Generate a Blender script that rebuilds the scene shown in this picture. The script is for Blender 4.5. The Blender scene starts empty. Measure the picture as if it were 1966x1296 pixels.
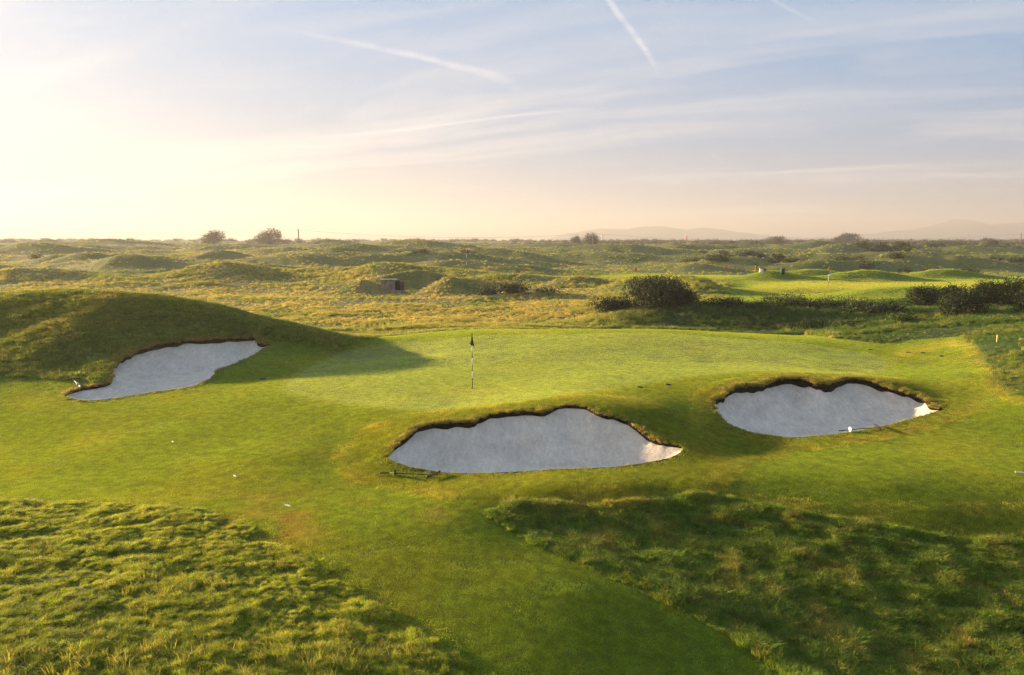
import bpy, bmesh, math, random
import numpy as np
from mathutils import Vector, Matrix
from mathutils.geometry import delaunay_2d_cdt

random.seed(7)
rng = np.random.default_rng(7)
scene = bpy.context.scene
R = math.radians

# ------------------------------------------------------------------ camera
W, H, F = 1966.0, 1296.0, 1400.0
CAMZ, PITCH = 6.5, R(7.53)
cam_data = bpy.data.cameras.new("camera")
cam = bpy.data.objects.new("camera", cam_data)
scene.collection.objects.link(cam)
cam.location = (0, 0, CAMZ)
cam.rotation_euler = (math.pi / 2 - PITCH, 0, 0)
cam_data.sensor_width = 36.0
cam_data.lens = F / W * 36.0
cam_data.clip_start = 0.1
cam_data.clip_end = 60000
scene.camera = cam

# ------------------------------------------------------------------ render / exposure
scene.render.engine = 'CYCLES'
scene.view_settings.view_transform = 'Standard'
scene.view_settings.look = 'None'
scene.view_settings.gamma = 1.0
scene.view_settings.use_curve_mapping = False
scene.view_settings.exposure = 2.5
cy = scene.cycles
cy.use_denoising = True
cy.max_bounces = 4
cy.diffuse_bounces = 2
cy.glossy_bounces = 1
cy.transmission_bounces = 4
cy.transparent_max_bounces = 6
cy.volume_bounces = 0
cy.caustics_reflective = False
cy.caustics_refractive = False
cy.sample_clamp_indirect = 4.0
cy.denoising_prefilter = "NONE"
cy.use_adaptive_sampling = True
cy.adaptive_threshold = 0.02

# ------------------------------------------------------------------ sun + sky
SUN_AZ, SUN_EL = 64.0, 8.9            # degrees left of the view axis, above the horizon
s_dir = Vector((-math.sin(R(SUN_AZ)) * math.cos(R(SUN_EL)), math.cos(R(SUN_AZ)) * math.cos(R(SUN_EL)), math.sin(R(SUN_EL))))
sun_data = bpy.data.lights.new("sun", 'SUN')
sun_data.energy = 5.0
sun_data.angle = R(1.0)
sun_data.color = (1.0, 0.72, 0.40)
sun = bpy.data.objects.new("sun", sun_data)
scene.collection.objects.link(sun)
sun.rotation_euler = s_dir.to_track_quat('Z', 'Y').to_euler()


def px_ray(px, py):
    """unit ray (world) through photo pixel"""
    c = np.array([(px - W / 2) / F, (H / 2 - py) / F, 1.0])
    y = c[2] * math.cos(PITCH) + c[1] * math.sin(PITCH)
    z = -c[2] * math.sin(PITCH) + c[1] * math.cos(PITCH)
    v = np.array([c[0], y, z])
    return v / np.linalg.norm(v)


class NT:
    """tiny node-tree helper"""
    def __init__(self, tree):
        self.t = tree
        self.n = tree.nodes
        self.l = tree.links

    def node(self, kind, **kw):
        n = self.n.new(kind)
        for k, v in kw.items():
            setattr(n, k, v)
        return n

    def put(self, sock, v):
        if isinstance(v, bpy.types.NodeSocket):
            self.l.new(v, sock)
        elif v is not None:
            sock.default_value = v

    def math(self, op, a, b=None, c=None, clamp=False):
        n = self.node('ShaderNodeMath', operation=op, use_clamp=clamp)
        for i, v in enumerate((a, b, c)):
            if v is not None:
                self.put(n.inputs[i], v)
        return n.outputs[0]

    def vmath(self, op, a, b=None, scale=None):
        n = self.node('ShaderNodeVectorMath', operation=op)
        self.put(n.inputs[0], a)
        if b is not None:
            self.put(n.inputs[1], b)
        if scale is not None:
            self.put(n.inputs[3], scale)
        return n.outputs['Value'] if op in ('DOT_PRODUCT', 'LENGTH', 'DISTANCE') else n.outputs[0]

    def mix(self, f, a, b, blend='MIX'):
        n = self.node('ShaderNodeMix', data_type='RGBA', blend_type=blend)
        self.put(n.inputs[0], f)
        self.put(n.inputs[6], a)
        self.put(n.inputs[7], b)
        return n.outputs[2]

    def noise(self, vec, scale, detail=3.0, rough=0.55, dist=0.0):
        n = self.node('ShaderNodeTexNoise')
        if vec is not None:
            self.l.new(vec, n.inputs['Vector'])
        n.inputs['Scale'].default_value = scale
        n.inputs['Detail'].default_value = detail
        n.inputs['Roughness'].default_value = rough
        n.inputs['Distortion'].default_value = dist
        return n.outputs['Fac']

    def ramp(self, v, lo, hi, a=0.0, b=1.0, smooth=True):
        n = self.node('ShaderNodeMapRange')
        n.interpolation_type = 'SMOOTHSTEP' if smooth else 'LINEAR'
        self.put(n.inputs[0], v)
        for i, q in enumerate((lo, hi, a, b)):
            self.put(n.inputs[i + 1], q)
        return n.outputs[0]

    def bump(self, h, strength, dist):
        n = self.node('ShaderNodeBump')
        n.inputs['Strength'].default_value = strength
        n.inputs['Distance'].default_value = dist
        self.l.new(h, n.inputs['Height'])
        return n.outputs[0]


def build_world():
    w = bpy.data.worlds.new("World")
    scene.world = w
    w.use_nodes = True
    w.cycles.sampling_method = 'MANUAL'
    w.cycles.sample_map_resolution = 256
    w.node_tree.nodes.clear()
    k = NT(w.node_tree)
    sky = k.node('ShaderNodeTexSky', sky_type='NISHITA')
    sky.sun_disc = False
    sky.sun_elevation = R(SUN_EL)
    sky.sun_rotation = R(-SUN_AZ)
    sky.altitude = 0
    sky.air_density = 1.0
    sky.dust_density = 0.7
    sky.ozone_density = 2.2
    tc = k.node('ShaderNodeTexCoord')
    d = tc.outputs['Generated']
    sep = k.node('ShaderNodeSeparateXYZ')
    k.l.new(d, sep.inputs[0])
    x, y, z = sep.outputs
    zz = k.math('ADD', k.math('MAXIMUM', z, 0.0), 0.10)
    pu = k.math('DIVIDE', x, zz)
    pv = k.math('DIVIDE', y, zz)
    comb = k.node('ShaderNodeCombineXYZ')
    k.l.new(pu, comb.inputs[0])
    k.l.new(pv, comb.inputs[1])
    p = comb.outputs[0]

    def plane(px, py):
        r = px_ray(px, py)
        q = max(r[2], 0) + 0.10
        return r[0] / q, r[1] / q

    # direction of the cirrus fibres, from two points of one streak
    a0, a1 = plane(420, 275), plane(1900, 120)
    ang = math.atan2(a1[1] - a0[1], a1[0] - a0[0])
    # warp, then stretch along the fibre direction
    wn = k.node('ShaderNodeTexNoise')
    wn.inputs['Scale'].default_value = 0.55
    wn.inputs['Detail'].default_value = 3
    k.l.new(p, wn.inputs['Vector'])
    pw = k.vmath('ADD', p, k.vmath('SCALE', k.vmath('SUBTRACT', wn.outputs['Color'], (0.5, 0.5, 0.5)), scale=0.9))
    mp = k.node('ShaderNodeMapping', vector_type='POINT')
    mp.inputs['Rotation'].default_value = (0, 0, -ang)
    k.l.new(pw, mp.inputs['Vector'])
    st = k.vmath('MULTIPLY', mp.outputs[0], (0.16, 1.0, 1.0))
    band = k.ramp(k.noise(k.vmath('ADD', st, (3.1, 7.7, 0)), 0.75, 4, 0.55, 0.3), 0.465, 0.62)
    fib = k.noise(k.vmath('MULTIPLY', mp.outputs[0], (0.35, 2.2, 1.0)), 1.3, 8, 0.62, 0.6)
    wisp = k.math('MULTIPLY', band, k.ramp(fib, 0.25, 0.75, 0.25, 1.0))
    puff = k.math('MULTIPLY', k.ramp(k.noise(k.vmath('MULTIPLY', mp.outputs[0], (0.6, 1.2, 1.0)), 2.1, 7, 0.6, 0.5), 0.5, 0.78), 0.3)
    cl = k.math('MAXIMUM', k.math('MULTIPLY', wisp, 0.9), puff)

    # contrails: segments on the same cloud plane
    pn = k.vmath('ADD', p, k.vmath('SCALE', k.vmath('SUBTRACT', wn.outputs['Color'], (0.5, 0.5, 0.5)), scale=0.05))
    fine = k.noise(p, 14.0, 5, 0.6)
    tr = 0.0

    def trail(pts, width, strength, grain=0.7):
        nonlocal tr
        for (q0, q1, w0, w1, s0, s1) in zip(pts[:-1], pts[1:], width[:-1], width[1:], strength[:-1], strength[1:]):
            A, B = np.array(plane(*q0)), np.array(plane(*q1))
            L = float(np.linalg.norm(B - A))
            dr = (B - A) / L
            rel = k.vmath('SUBTRACT', pn, (A[0], A[1], 0))
            t = k.math('DIVIDE', k.vmath('DOT_PRODUCT', rel, (dr[0], dr[1], 0)), L)
            tt = k.math('MINIMUM', k.math('MAXIMUM', t, 0.0), 1.0)
            near = k.vmath('SCALE', (dr[0] * L, dr[1] * L, 0.0), scale=tt)
            dist = k.vmath('DISTANCE', rel, near)
            wd = k.math('ADD', k.math('MULTIPLY', tt, w1 - w0), w0)
            m = k.math('SUBTRACT', 1.0, k.math('DIVIDE', dist, wd), clamp=True)
            m = k.math('POWER', m, 0.8)
            m = k.math('MULTIPLY', m, k.math('ADD', k.math('MULTIPLY', tt, s1 - s0), s0))
            m = k.math('MULTIPLY', m, k.ramp(fine, 0.3, 0.65, 1 - grain, 1.0))
            tr = k.math('MAXIMUM', tr, m)

    trail([(1160, -15), (1215, 60), (1243, 100), (1266, 152)], [0.015, 0.018, 0.016, 0.008], [0.7, 0.75, 0.6, 0.0])
    trail([(500, 45), (640, 75), (800, 108), (950, 145), (1012, 182)], [0.025, 0.035, 0.045, 0.05, 0.04], [0.0, 0.3, 0.45, 0.4, 0.0], 0.6)
    trail([(570, 270), (780, 248), (980, 222), (1160, 207)], [0.04, 0.03, 0.03, 0.03], [0.0, 0.6, 0.5, 0.0], 0.3)
    trail([(1475, -5), (1530, 24), (1580, 50)], [0.012, 0.014, 0.012], [0.35, 0.4, 0.0], 0.5)
    trail([(1340, 275), (1372, 300), (1400, 322)], [0.012, 0.02, 0.02], [0.0, 0.25, 0.0], 0.4)

    # thin high veil and forward scattering round the sun (Henyey-Greenstein)
    mu = k.vmath('DOT_PRODUCT', d, tuple(s_dir))

    def hg(g):
        den = k.math('POWER', k.math('SUBTRACT', 1 + g * g, k.math('MULTIPLY', mu, 2 * g)), 1.5)
        return k.math('DIVIDE', (1 - g * g) / (4 * math.pi), den)
    warm = k.vmath('SCALE', (1.0, 0.75, 0.44), scale=k.math('MULTIPLY', hg(0.58), GLOW))
    veil_col = k.vmath('ADD', warm, (.030, .070, .125))
    cloud_col = k.vmath('ADD', k.vmath('SCALE', warm, scale=1.1), (.132, .135, .145))
    skyc = k.vmath('SCALE', sky.outputs[0], scale=SKY)
    low = k.math('POWER', k.math('SUBTRACT', 1.0, k.math('MAXIMUM', z, 0.0)), 9.0)
    veil_col = k.mix(k.math('MULTIPLY', low, .55), veil_col, k.vmath('ADD', k.vmath('SCALE', warm, scale=1.15), (.104, .088, .082)))
    col = k.mix(k.math('ADD', VEIL, k.math('MULTIPLY', low, .25)), skyc, veil_col)
    col = k.mix(k.math('MULTIPLY', cl, CLOUD, clamp=True), col, cloud_col)
    col = k.mix(tr, col, k.vmath('ADD', warm, (.175, .172, .175)))
    bg = k.node('ShaderNodeBackground')
    k.l.new(col, bg.inputs['Color'])
    bg.inputs['Strength'].default_value = 1.0
    out = k.node('ShaderNodeOutputWorld')
    k.l.new(bg.outputs[0], out.inputs['Surface'])


SKY, GLOW, VEIL, CLOUD = 0.05, 0.19, 0.87, 0.88
build_world()

# ------------------------------------------------------------------ helpers
def link(o):
    scene.collection.objects.link(o)
    return o


def tag(o, label=None, cat=None, group=None, kind=None):
    if label:
        o["label"] = label
    if cat:
        o["category"] = cat
    if group:
        o["group"] = group
    if kind:
        o["kind"] = kind
    return o


def empty(name, loc, rz=0.0):
    o = bpy.data.objects.new(name, None)
    o.location = loc
    o.rotation_euler = (0, 0, rz)
    o.empty_display_size = 0.2
    return link(o)


def np_mesh(name, v, f, mat=None, smooth=False):
    """v (n,3) array, f (m,3) or (m,4) int array"""
    v = np.asarray(v, dtype=np.float32)
    f = np.asarray(f, dtype=np.int32)
    me = bpy.data.meshes.new(name)
    me.vertices.add(len(v))
    me.vertices.foreach_set("co", v.ravel())
    n = f.shape[1]
    me.loops.add(f.size)
    me.loops.foreach_set("vertex_index", f.ravel())
    me.polygons.add(len(f))
    me.polygons.foreach_set("loop_start", np.arange(0, f.size, n, dtype=np.int32))
    if smooth:
        me.polygons.foreach_set("use_smooth", np.ones(len(f), dtype=bool))
    me.update(calc_edges=True)
    me.validate()
    if mat:
        me.materials.append(mat)
    return me


def mesh_obj(name, me, parent=None, loc=(0, 0, 0)):
    o = bpy.data.objects.new(name, me)
    o.location = loc
    if parent:
        o.parent = parent
    return link(o)


class MB:
    """collects simple solids into one mesh"""
    def __init__(self):
        self.v, self.f = [], []

    def add(self, vs, fs):
        b = len(self.v)
        self.v += [tuple(q) for q in vs]
        self.f += [tuple(i + b for i in q) for q in fs]
        return self

    def box(self, c, s, rz=0.0, taper=1.0):
        cx, cy_, cz = c
        hx, hy, hz = s[0] / 2, s[1] / 2, s[2] / 2
        vs = []
        for zq, t in ((-hz, 1.0), (hz, taper)):
            for xq, yq in ((-hx, -hy), (hx, -hy), (hx, hy), (-hx, hy)):
                xr, yr = xq * t, yq * t
                vs.append((cx + xr * math.cos(rz) - yr * math.sin(rz), cy_ + xr * math.sin(rz) + yr * math.cos(rz), cz + zq))
        return self.add(vs, [(0, 3, 2, 1), (4, 5, 6, 7), (0, 1, 5, 4), (1, 2, 6, 5), (2, 3, 7, 6), (3, 0, 4, 7)])

    def tube(self, pts, radii, n=8, cap=True):
        pts = [Vector(q) for q in pts]
        if not hasattr(radii, '__len__'):
            radii = [radii] * len(pts)
        rings = []
        for i, q in enumerate(pts):
            d = (pts[min(i + 1, len(pts) - 1)] - pts[max(i - 1, 0)]).normalized()
            a = d.orthogonal().normalized() if i == 0 else (a - d * a.dot(d)).normalized()
            b = d.cross(a)
            rings.append([q + (a * math.cos(2 * math.pi * j / n) + b * math.sin(2 * math.pi * j / n)) * radii[i] for j in range(n)])
        vs = [p for r in rings for p in r]
        fs = []
        for i in range(len(pts) - 1):
            for j in range(n):
                fs.append((i * n + j, i * n + (j + 1) % n, (i + 1) * n + (j + 1) % n, (i + 1) * n + j))
        if cap:
            fs.append(tuple(range(n - 1, -1, -1)))
            fs.append(tuple((len(pts) - 1) * n + j for j in range(n)))
        return self.add(vs, fs)

    def build(self, name, mat, parent=None, loc=(0, 0, 0), smooth=False, bevel=0.0):
        me = bpy.data.meshes.new(name)
        me.from_pydata(self.v, [], self.f)
        me.update()
        if smooth:
            for q in me.polygons:
                q.use_smooth = True
        me.materials.append(mat)
        o = mesh_obj(name, me, parent, loc)
        if bevel:
            m = o.modifiers.new("bevel", 'BEVEL')
            m.width = bevel
            m.segments = 2
            m.limit_method = 'ANGLE'
        return o


def smooth(a, b, x):
    t = np.clip((x - a) / (b - a), 0, 1)
    return t * t * (3 - 2 * t)


_perm = rng.permutation(65536).astype(np.int64)


def vnoise(x, y, seed=0):
    """smooth gradient noise about -0.7..0.7"""
    xi, yi = np.floor(x).astype(np.int64), np.floor(y).astype(np.int64)
    xf, yf = x - xi, y - yi
    u, v = xf ** 3 * (xf * (xf * 6 - 15) + 10), yf ** 3 * (yf * (yf * 6 - 15) + 10)

    def g(ix, iy, dx, dy):
        hsh = _perm[(_perm[(ix + seed * 131) & 65535] + iy) & 65535]
        a = hsh * (2 * math.pi / 65536)
        return np.cos(a) * dx + np.sin(a) * dy
    n00, n10 = g(xi, yi, xf, yf), g(xi + 1, yi, xf - 1, yf)
    n01, n11 = g(xi, yi + 1, xf, yf - 1), g(xi + 1, yi + 1, xf - 1, yf - 1)
    return (n00 * (1 - u) + n10 * u) * (1 - v) + (n01 * (1 - u) + n11 * u) * v


def fbm(x, y, wl, oct=4, gain=0.5, seed=0):
    s, a, f = 0.0, 1.0, 1.0 / wl
    for i in range(oct):
        s = s + a * vnoise(x * f + 17.3 * i, y * f - 9.1 * i, seed + i)
        a *= gain
        f *= 2.03
    return s


# ------------------------------------------------------------------ terrain height
def pxz(px, py, z):
    r = px_ray(px, py)
    t = (z - CAMZ) / r[2]
    return (r[0] * t, r[1] * t, z)


def pxd(px, D):
    """world x for a pixel column at depth D"""
    return (px - W / 2) / F * D


CTRL = [pxz(*c) for c in [
    # foreground rows
    (0, 1296, .55), (250, 1296, .4), (500, 1296, .25), (750, 1296, .10), (983, 1296, -.06), (1250, 1296, -.38), (1500, 1296, -.7), (1750, 1296, -.95), (1966, 1296, -1.05),
    (0, 1130, .40), (300, 1130, .30), (600, 1130, .2), (850, 1130, .08), (1100, 1130, -.10), (1300, 1130, -.44), (1550, 1130, -.64), (1750, 1130, -.74), (1966, 1130, -.78),
    (0, 1000, .28), (300, 1000, .22), (600, 1000, .17), (880, 1000, .15), (1050, 1000, -.08), (1300, 1000, -.28), (1500, 1000, -.24), (1750, 1000, -.25), (1966, 1000, -.25),
    (0, 940, .05), (300, 940, .12), (600, 940, .12), (900, 945, .16), (1050, 940, .22), (1200, 940, .17), (1340, 930, .12), (1480, 952, -.04), (1700, 966, -.10), (1966, 968, -.10), (1480, 915, .14), (1700, 930, .12), (1966, 935, .12),
    (0, 860, -.06), (200, 860, .0), (400, 860, .1), (580, 870, .2), (0, 800, .06), (250, 800, .14), (450, 790, .28), (600, 810, .3), (660, 850, .2),
    # round the central bunker
    (742, 878, .25), (760, 850, .40), (800, 818, .58), (905, 805, .69), (1000, 788, .85), (1100, 777, .97), (1170, 795, .86), (1245, 835, .50), (1312, 858, .35),
    (1285, 884, .2), (1180, 900, .15), (1000, 908, .1), (830, 908, .1), (760, 890, .2), (700, 880, .15),
    (1280, 790, .74), (1200, 760, .85), (1330, 820, .45), (1400, 860, .15), (1340, 880, .2),
    # green
    (730, 785, .55), (850, 780, .55), (907, 745, .6), (600, 745, .48), (580, 700, .5), (700, 700, .52), (800, 690, .58), (983, 700, .75), (983, 660, .95),
    (1000, 639, 1.12), (1100, 638, 1.2), (1250, 634, 1.28), (1400, 645, 1.12), (1250, 680, 1.0), (1400, 690, .95), (1550, 657, .98), (1550, 690, .9), (1700, 690, .72), (1640, 718, .85), (1400, 722, .95), (1150, 740, .85),
    (760, 648, .6), (860, 643, .85), (700, 668, .5), (650, 676, .5), (540, 745, .45),
    # right bunker
    (1368, 772, .6), (1400, 750, .79), (1480, 731, .95), (1600, 728, 1.01), (1700, 733, .94), (1780, 762, .68), (1815, 785, .55), (1385, 800, .42), (1470, 834, .22), (1540, 841, .18), (1640, 829, .2), (1750, 803, .38),
    (1900, 760, .75), (1966, 772, .85), (1880, 830, .3), (1966, 850, .25), (1700, 870, .2), (1500, 880, .15), (1700, 900, .18), (1966, 900, .2),
    (1800, 700, .8), (1850, 660, 1.15), (1900, 700, 1.2), (1966, 700, 1.6), (1966, 650, 2.0), (1760, 655, 1.0),
    # left bunker
    (125, 758, .32), (180, 770, .25), (270, 758, .3), (350, 746, .36), (405, 728, .42), (470, 691, .78), (518, 664, 1.02),
    (213, 735, .5), (213, 705, .85), (240, 682, 1.08), (270, 671, 1.2), (330, 654, 1.4), (400, 649, 1.45), (490, 645, 1.38), (520, 700, .6), (450, 745, .35),
    # left mound
    (0, 567, 3.4), (100, 560, 3.6), (200, 562, 3.52), (300, 580, 3.1), (400, 603, 2.5), (500, 632, 1.75), (560, 645, 1.4), (640, 658, .9),
    (0, 640, 1.85), (0, 700, .9), (0, 745, .4), (150, 640, 1.95), (150, 700, .85), (300, 620, 2.15), (80, 755, .33), (400, 628, 1.9),
]] + [
    # behind the crests and outside the frame (metres)
    (-34, 43, 2.6), (-44, 42, 1.6), (-54, 43, .8), (-30, 34, 1.0), (-38, 31, .5), (-45, 25, .6), (-30, 26, .4), (-20, 18, .3), (-14, 10, .5), (-8, 4, .5),
    (-30, 52, .6), (-22, 51, .5), (-16, 49, .4), (-12, 46.5, .35), (-8, 49, .2), (-20, 60, -.2), (-40, 60, -.1), (-55, 60, .2), (-8, 60, -.25), (0, 50, .5), (0, 56, -.1), (4, 60, -.2),
    (5, 50, .2), (8, 49, .4), (14, 49, .3), (6, 53.5, -.1), (10, 53.5, -.2), (15, 53.5, -.2), (20, 53, .0), (5, 57.5, .0), (9, 57.5, .6), (13, 57.5, .85), (18, 57.5, .9), (22, 57, .95), (27, 57, 1.1), (33, 56, 1.45), (39, 56, 1.75), (46, 55, 2.0),
    (9, 63, .5), (15, 64, .8), (22, 65, .9), (30, 66, 1.1), (42, 66, 1.5), (24, 49, .6), (29, 50, 1.1), (33, 46, 1.5), (40, 48, 1.8), (55, 45, 2.2), (34, 40, 2.1),
    (32, 30, 1.2), (45, 30, 1.6), (28, 20, .2), (40, 20, .4), (24, 12, -.8), (14, 6, -.8), (5, 3, -.4), (35, 8, -.8), (0, -10, -.2), (-20, -10, .5), (20, -10, -.7), (-35, 5, .6),
]
CTRL = np.array(CTRL)


def tps_fit(P, lam=0.02):
    n = len(P)
    d = np.hypot(P[:, None, 0] - P[None, :, 0], P[:, None, 1] - P[None, :, 1])
    K = np.where(d > 0, d * d * np.log(np.maximum(d, 1e-9)), 0) + lam * n * np.eye(n)
    Q = np.hstack([np.ones((n, 1)), P[:, :2]])
    A = np.block([[K, Q], [Q.T, np.zeros((3, 3))]])
    return np.linalg.solve(A, np.concatenate([P[:, 2], np.zeros(3)]))


TPS = tps_fit(CTRL, 0.0006)


def h_near(x, y):
    out = np.empty(x.shape)
    for i in range(0, len(x), 20000):
        xs, ys = x[i:i + 20000], y[i:i + 20000]
        d2 = (xs[:, None] - CTRL[None, :, 0]) ** 2 + (ys[:, None] - CTRL[None, :, 1]) ** 2
        k = 0.5 * d2 * np.log(np.maximum(d2, 1e-9))
        out[i:i + 20000] = k @ TPS[:-3] + TPS[-3] + TPS[-2] * xs + TPS[-1] * ys
    return out


# far ground: base level by direction (pixel column) and distance
FAR_PX = [-1500, 0, 500, 900, 1150, 1450, 1966, 3200]
FAR_D = [40, 62, 76, 95, 130, 200, 350, 600, 850, 1050, 1300, 1700, 3000]
FAR_Z = np.array([
    [0.3, 0.0, .2, .6, 1.4, 2.5, 4.3, 5.9, 7.0, 7.0, 5.5, 4, 3],
    [0.2, -.2, .1, .5, 1.2, 2.4, 4.2, 5.5, 6.4, 6.4, 5.0, 4, 3],
    [0.2, -.3, -.1, .4, 1.2, 2.4, 4.2, 5.0, 5.6, 5.6, 4.6, 3, 2],
    [0.2, -.3, -.1, .5, 1.7, 2.5, 4.0, 4.7, 5.2, 5.2, 4.2, 2, 0],
    [0.3, .4, .5, 1.0, 1.1, 2.0, 3.6, 4.5, 5.0, 4.4, 1.0, -6, -8],
    [0.4, .9, 1.0, 1.45, .95, 1.8, 3.2, 4.2, 4.6, 3.4, -2, -8, -8],
    [1.8, 1.5, 1.3, 1.5, 1.0, 1.9, 3.2, 4.3, 4.7, 3.5, -2, -8, -8],
    [2.0, 1.6, 1.4, 1.6, 1.3, 2.1, 3.3, 4.4, 4.8, 3.5, -2, -8, -8],
])
# single mounds beyond the green: pixel column, depth, height, half widths across / along, skew
MOUNDS = [(700, 90, 1.75, 2.7, 2.2), (866, 87, 2.15, 3.0, 2.4), (790, 97, 1.7, 7.5, 1.8), (420, 112, 2.3, 7.5, 6.0), (250, 128, 1.5, 9, 6), (560, 150, 1.9, 12, 7),
          (1330, 80, 1.5, 3.0, 4.5), (1230, 84, 1.5, 4.0, 3.6), (1100, 92, 1.5, 5.0, 3.5), (1000, 104, 1.2, 6, 4), (985, 79, 0.7, 5, 2.0), (900, 122, .8, 9, 6),
          (1660, 95, 1.2, 5.5, 2.4), (1480, 97, 1.1, 4, 2.5), (1810, 100, 1.2, 6, 2.5), (1560, 108, 1.1, 6, 2.5), (1740, 72, .8, 7, 3), (1600, 140, 1.9, 14, 4), (1750, 150, 2.0, 17, 5), (1450, 150, 1.2, 9, 4), (1560, 79, -.35, 5, 2.5),
          (60, 108, 1.3, 10, 6), (620, 113, 1.3, 8, 4), (740, 118, 1.2, 8, 5)]


_r = np.random.default_rng(41)
RIDGES = []
while len(RIDGES) < 60:
    d_ = float(np.exp(_r.uniform(math.log(104), math.log(340))))
    p_ = float(_r.uniform(-150, 2100))
    if p_ > 1020 and d_ < 140:
        continue
    RIDGES.append((pxd(p_, d_), d_, _r.uniform(1.0, 2.3) * (1 + d_ / 600), _r.uniform(6, 17) * (.6 + d_ / 300), _r.uniform(3.0, 6.5) * (.7 + d_ / 400), _r.uniform(-.35, .35)))


def h_far(x, y):
    D = np.maximum(y, 1.0)
    rr = np.hypot(x, y)
    D = np.where(y > 0.3 * np.abs(x), y, np.maximum(rr * 0.29, 1.0) + 0 * y)
    px = np.clip(x / np.maximum(D, 1) * F + W / 2, -1500, 3200)
    lv = np.stack([np.interp(np.log(D), np.log(FAR_D), row) for row in FAR_Z])
    fi = np.interp(px, FAR_PX, np.arange(len(FAR_PX)))
    i0 = np.clip(fi.astype(int), 0, len(FAR_PX) - 2)
    t = fi - i0
    t = t * t * (3 - 2 * t)
    ar = np.arange(len(x))
    z = lv[i0, ar] * (1 - t) + lv[i0 + 1, ar] * t
    # hummocks: rounded, elongated across the sun
    wx = x + 5 * vnoise(x / 31, y / 31, 50)
    wy = y + 5 * vnoise(x / 31 + 9, y / 31, 51)
    b1 = 1 - np.sqrt(fbm(wx * 0.5, wy, 36, 2, 0.4, 60) ** 2 + .003) * 2.0
    b2 = fbm(wx, wy, 11, 3, 0.5, 70)
    b3 = fbm(wx * 0.6, wy, 90, 3, 0.5, 80)
    amp = np.interp(D, [55, 75, 90, 110, 200, 400, 800, 1200], [0.05, .15, .5, 1.4, 2.0, 2.2, 2.0, 1.8])
    mown = smooth(1020, 1240, px) * smooth(64, 74, D) * (1 - smooth(118, 135, D))
    amp = amp * (1 - 0.88 * mown)
    z = z + amp * (0.95 * (b1 - .55) + 0.30 * b2) + amp * 0.7 * b3
    far = smooth(380, 600, D) * (1 - smooth(950, 1150, D))
    z = z + far * 1.1 * np.abs(fbm(x, y, 60, 4, 0.55, 90))
    for (mp, md, mh, ma, mb) in MOUNDS:
        cx = pxd(mp, md)
        q = ((x - cx) / ma) ** 2 + ((y - md) / mb) ** 2
        z = z + mh * np.exp(-q * (1 + 0.25 * vnoise(x / 3 + mp, y / 3, 5)))
    i = np.where((y > 85) & (y < 420))[0]
    if len(i):
        xs, ys = x[i], y[i]
        nz = 1 + .5 * vnoise(xs / 9, ys / 9, 6) + .3 * vnoise(xs / 4, ys / 4, 8)
        add = np.zeros(len(i))
        for (cx, cyy, mh, ma, mb, sk) in RIDGES:
            dx, dy = xs - cx, ys - cyy
            q = (dx / ma) ** 2 + ((dy + sk * dx) / mb) ** 2
            add = np.maximum(add, mh * np.exp(-q * nz))
        z[i] += add * (1 - .9 * mown[i])
    return z


def height(x, y, detail=True):
    x = np.atleast_1d(np.asarray(x, float))
    y = np.atleast_1d(np.asarray(y, float))
    r = np.hypot(x, y)
    w = smooth(59, 68, np.where(y > 0, np.maximum(y, r * 0.62), r))
    z = np.zeros(len(x))
    m = w < 1
    if m.any():
        z[m] += (1 - w[m]) * h_near(x[m], y[m])
    m = w > 0
    if m.any():
        z[m] += w[m] * h_far(x[m], y[m])
    z = z + 0.05 * (1 - w) * fbm(x, y, 5.5, 2, 0.4, 20)
    return z


def ray_ground(pts):
    """pixels -> ground points (first hit of the height field)"""
    ts = np.geomspace(7, 2500, 900)
    out = []
    for (px, py) in pts:
        r = px_ray(px, py)
        zz = CAMZ + ts * r[2] - height(ts * r[0], ts * r[1])
        i = np.argmax(zz < 0)
        if zz[i] >= 0:
            i = len(ts) - 1
        a, b = ts[max(i - 1, 0)], ts[i]
        for _ in range(4):
            tt = np.linspace(a, b, 9)
            q = CAMZ + tt * r[2] - height(tt * r[0], tt * r[1])
            j = max(int(np.argmax(q < 0)), 1)
            a, b = tt[j - 1], tt[j]
        t = (a + b) / 2
        out.append((r[0] * t, r[1] * t, CAMZ + r[2] * t))
    return np.array(out)


def ground(px, py):
    return ray_ground([(px, py)])[0]


def gz(x, y):
    return float(height(x, y)[0])


def catmull(P, n):
    """closed Catmull-Rom through rows of P, n samples per span"""
    P = np.asarray(P, float)
    out = []
    m = len(P)
    for i in range(m):
        p0, p1, p2, p3 = P[i - 1], P[i], P[(i + 1) % m], P[(i + 2) % m]
        for j in range(n):
            t = j / n
            out.append(0.5 * ((2 * p1) + (-p0 + p2) * t + (2 * p0 - 5 * p1 + 4 * p2 - p3) * t * t + (-p0 + 3 * p1 - 3 * p2 + p3) * t ** 3))
    return np.array(out)


def inside(x, y, P):
    c = np.zeros(len(x), bool)
    x0, y0 = P[:, 0].min(), P[:, 1].min()
    x1, y1 = P[:, 0].max(), P[:, 1].max()
    m = np.where((x >= x0) & (x <= x1) & (y >= y0) & (y <= y1))[0]
    if len(m) == 0:
        return c
    xs, ys = x[m], y[m]
    s = np.zeros(len(m), bool)
    j = len(P) - 1
    for i in range(len(P)):
        (ax, ay), (bx, by) = P[i][:2], P[j][:2]
        if ay != by:
            k = ((ay > ys) != (by > ys)) & (xs < (bx - ax) * (ys - ay) / (by - ay) + ax)
            s ^= k
        j = i
    c[m] = s
    return c


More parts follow.
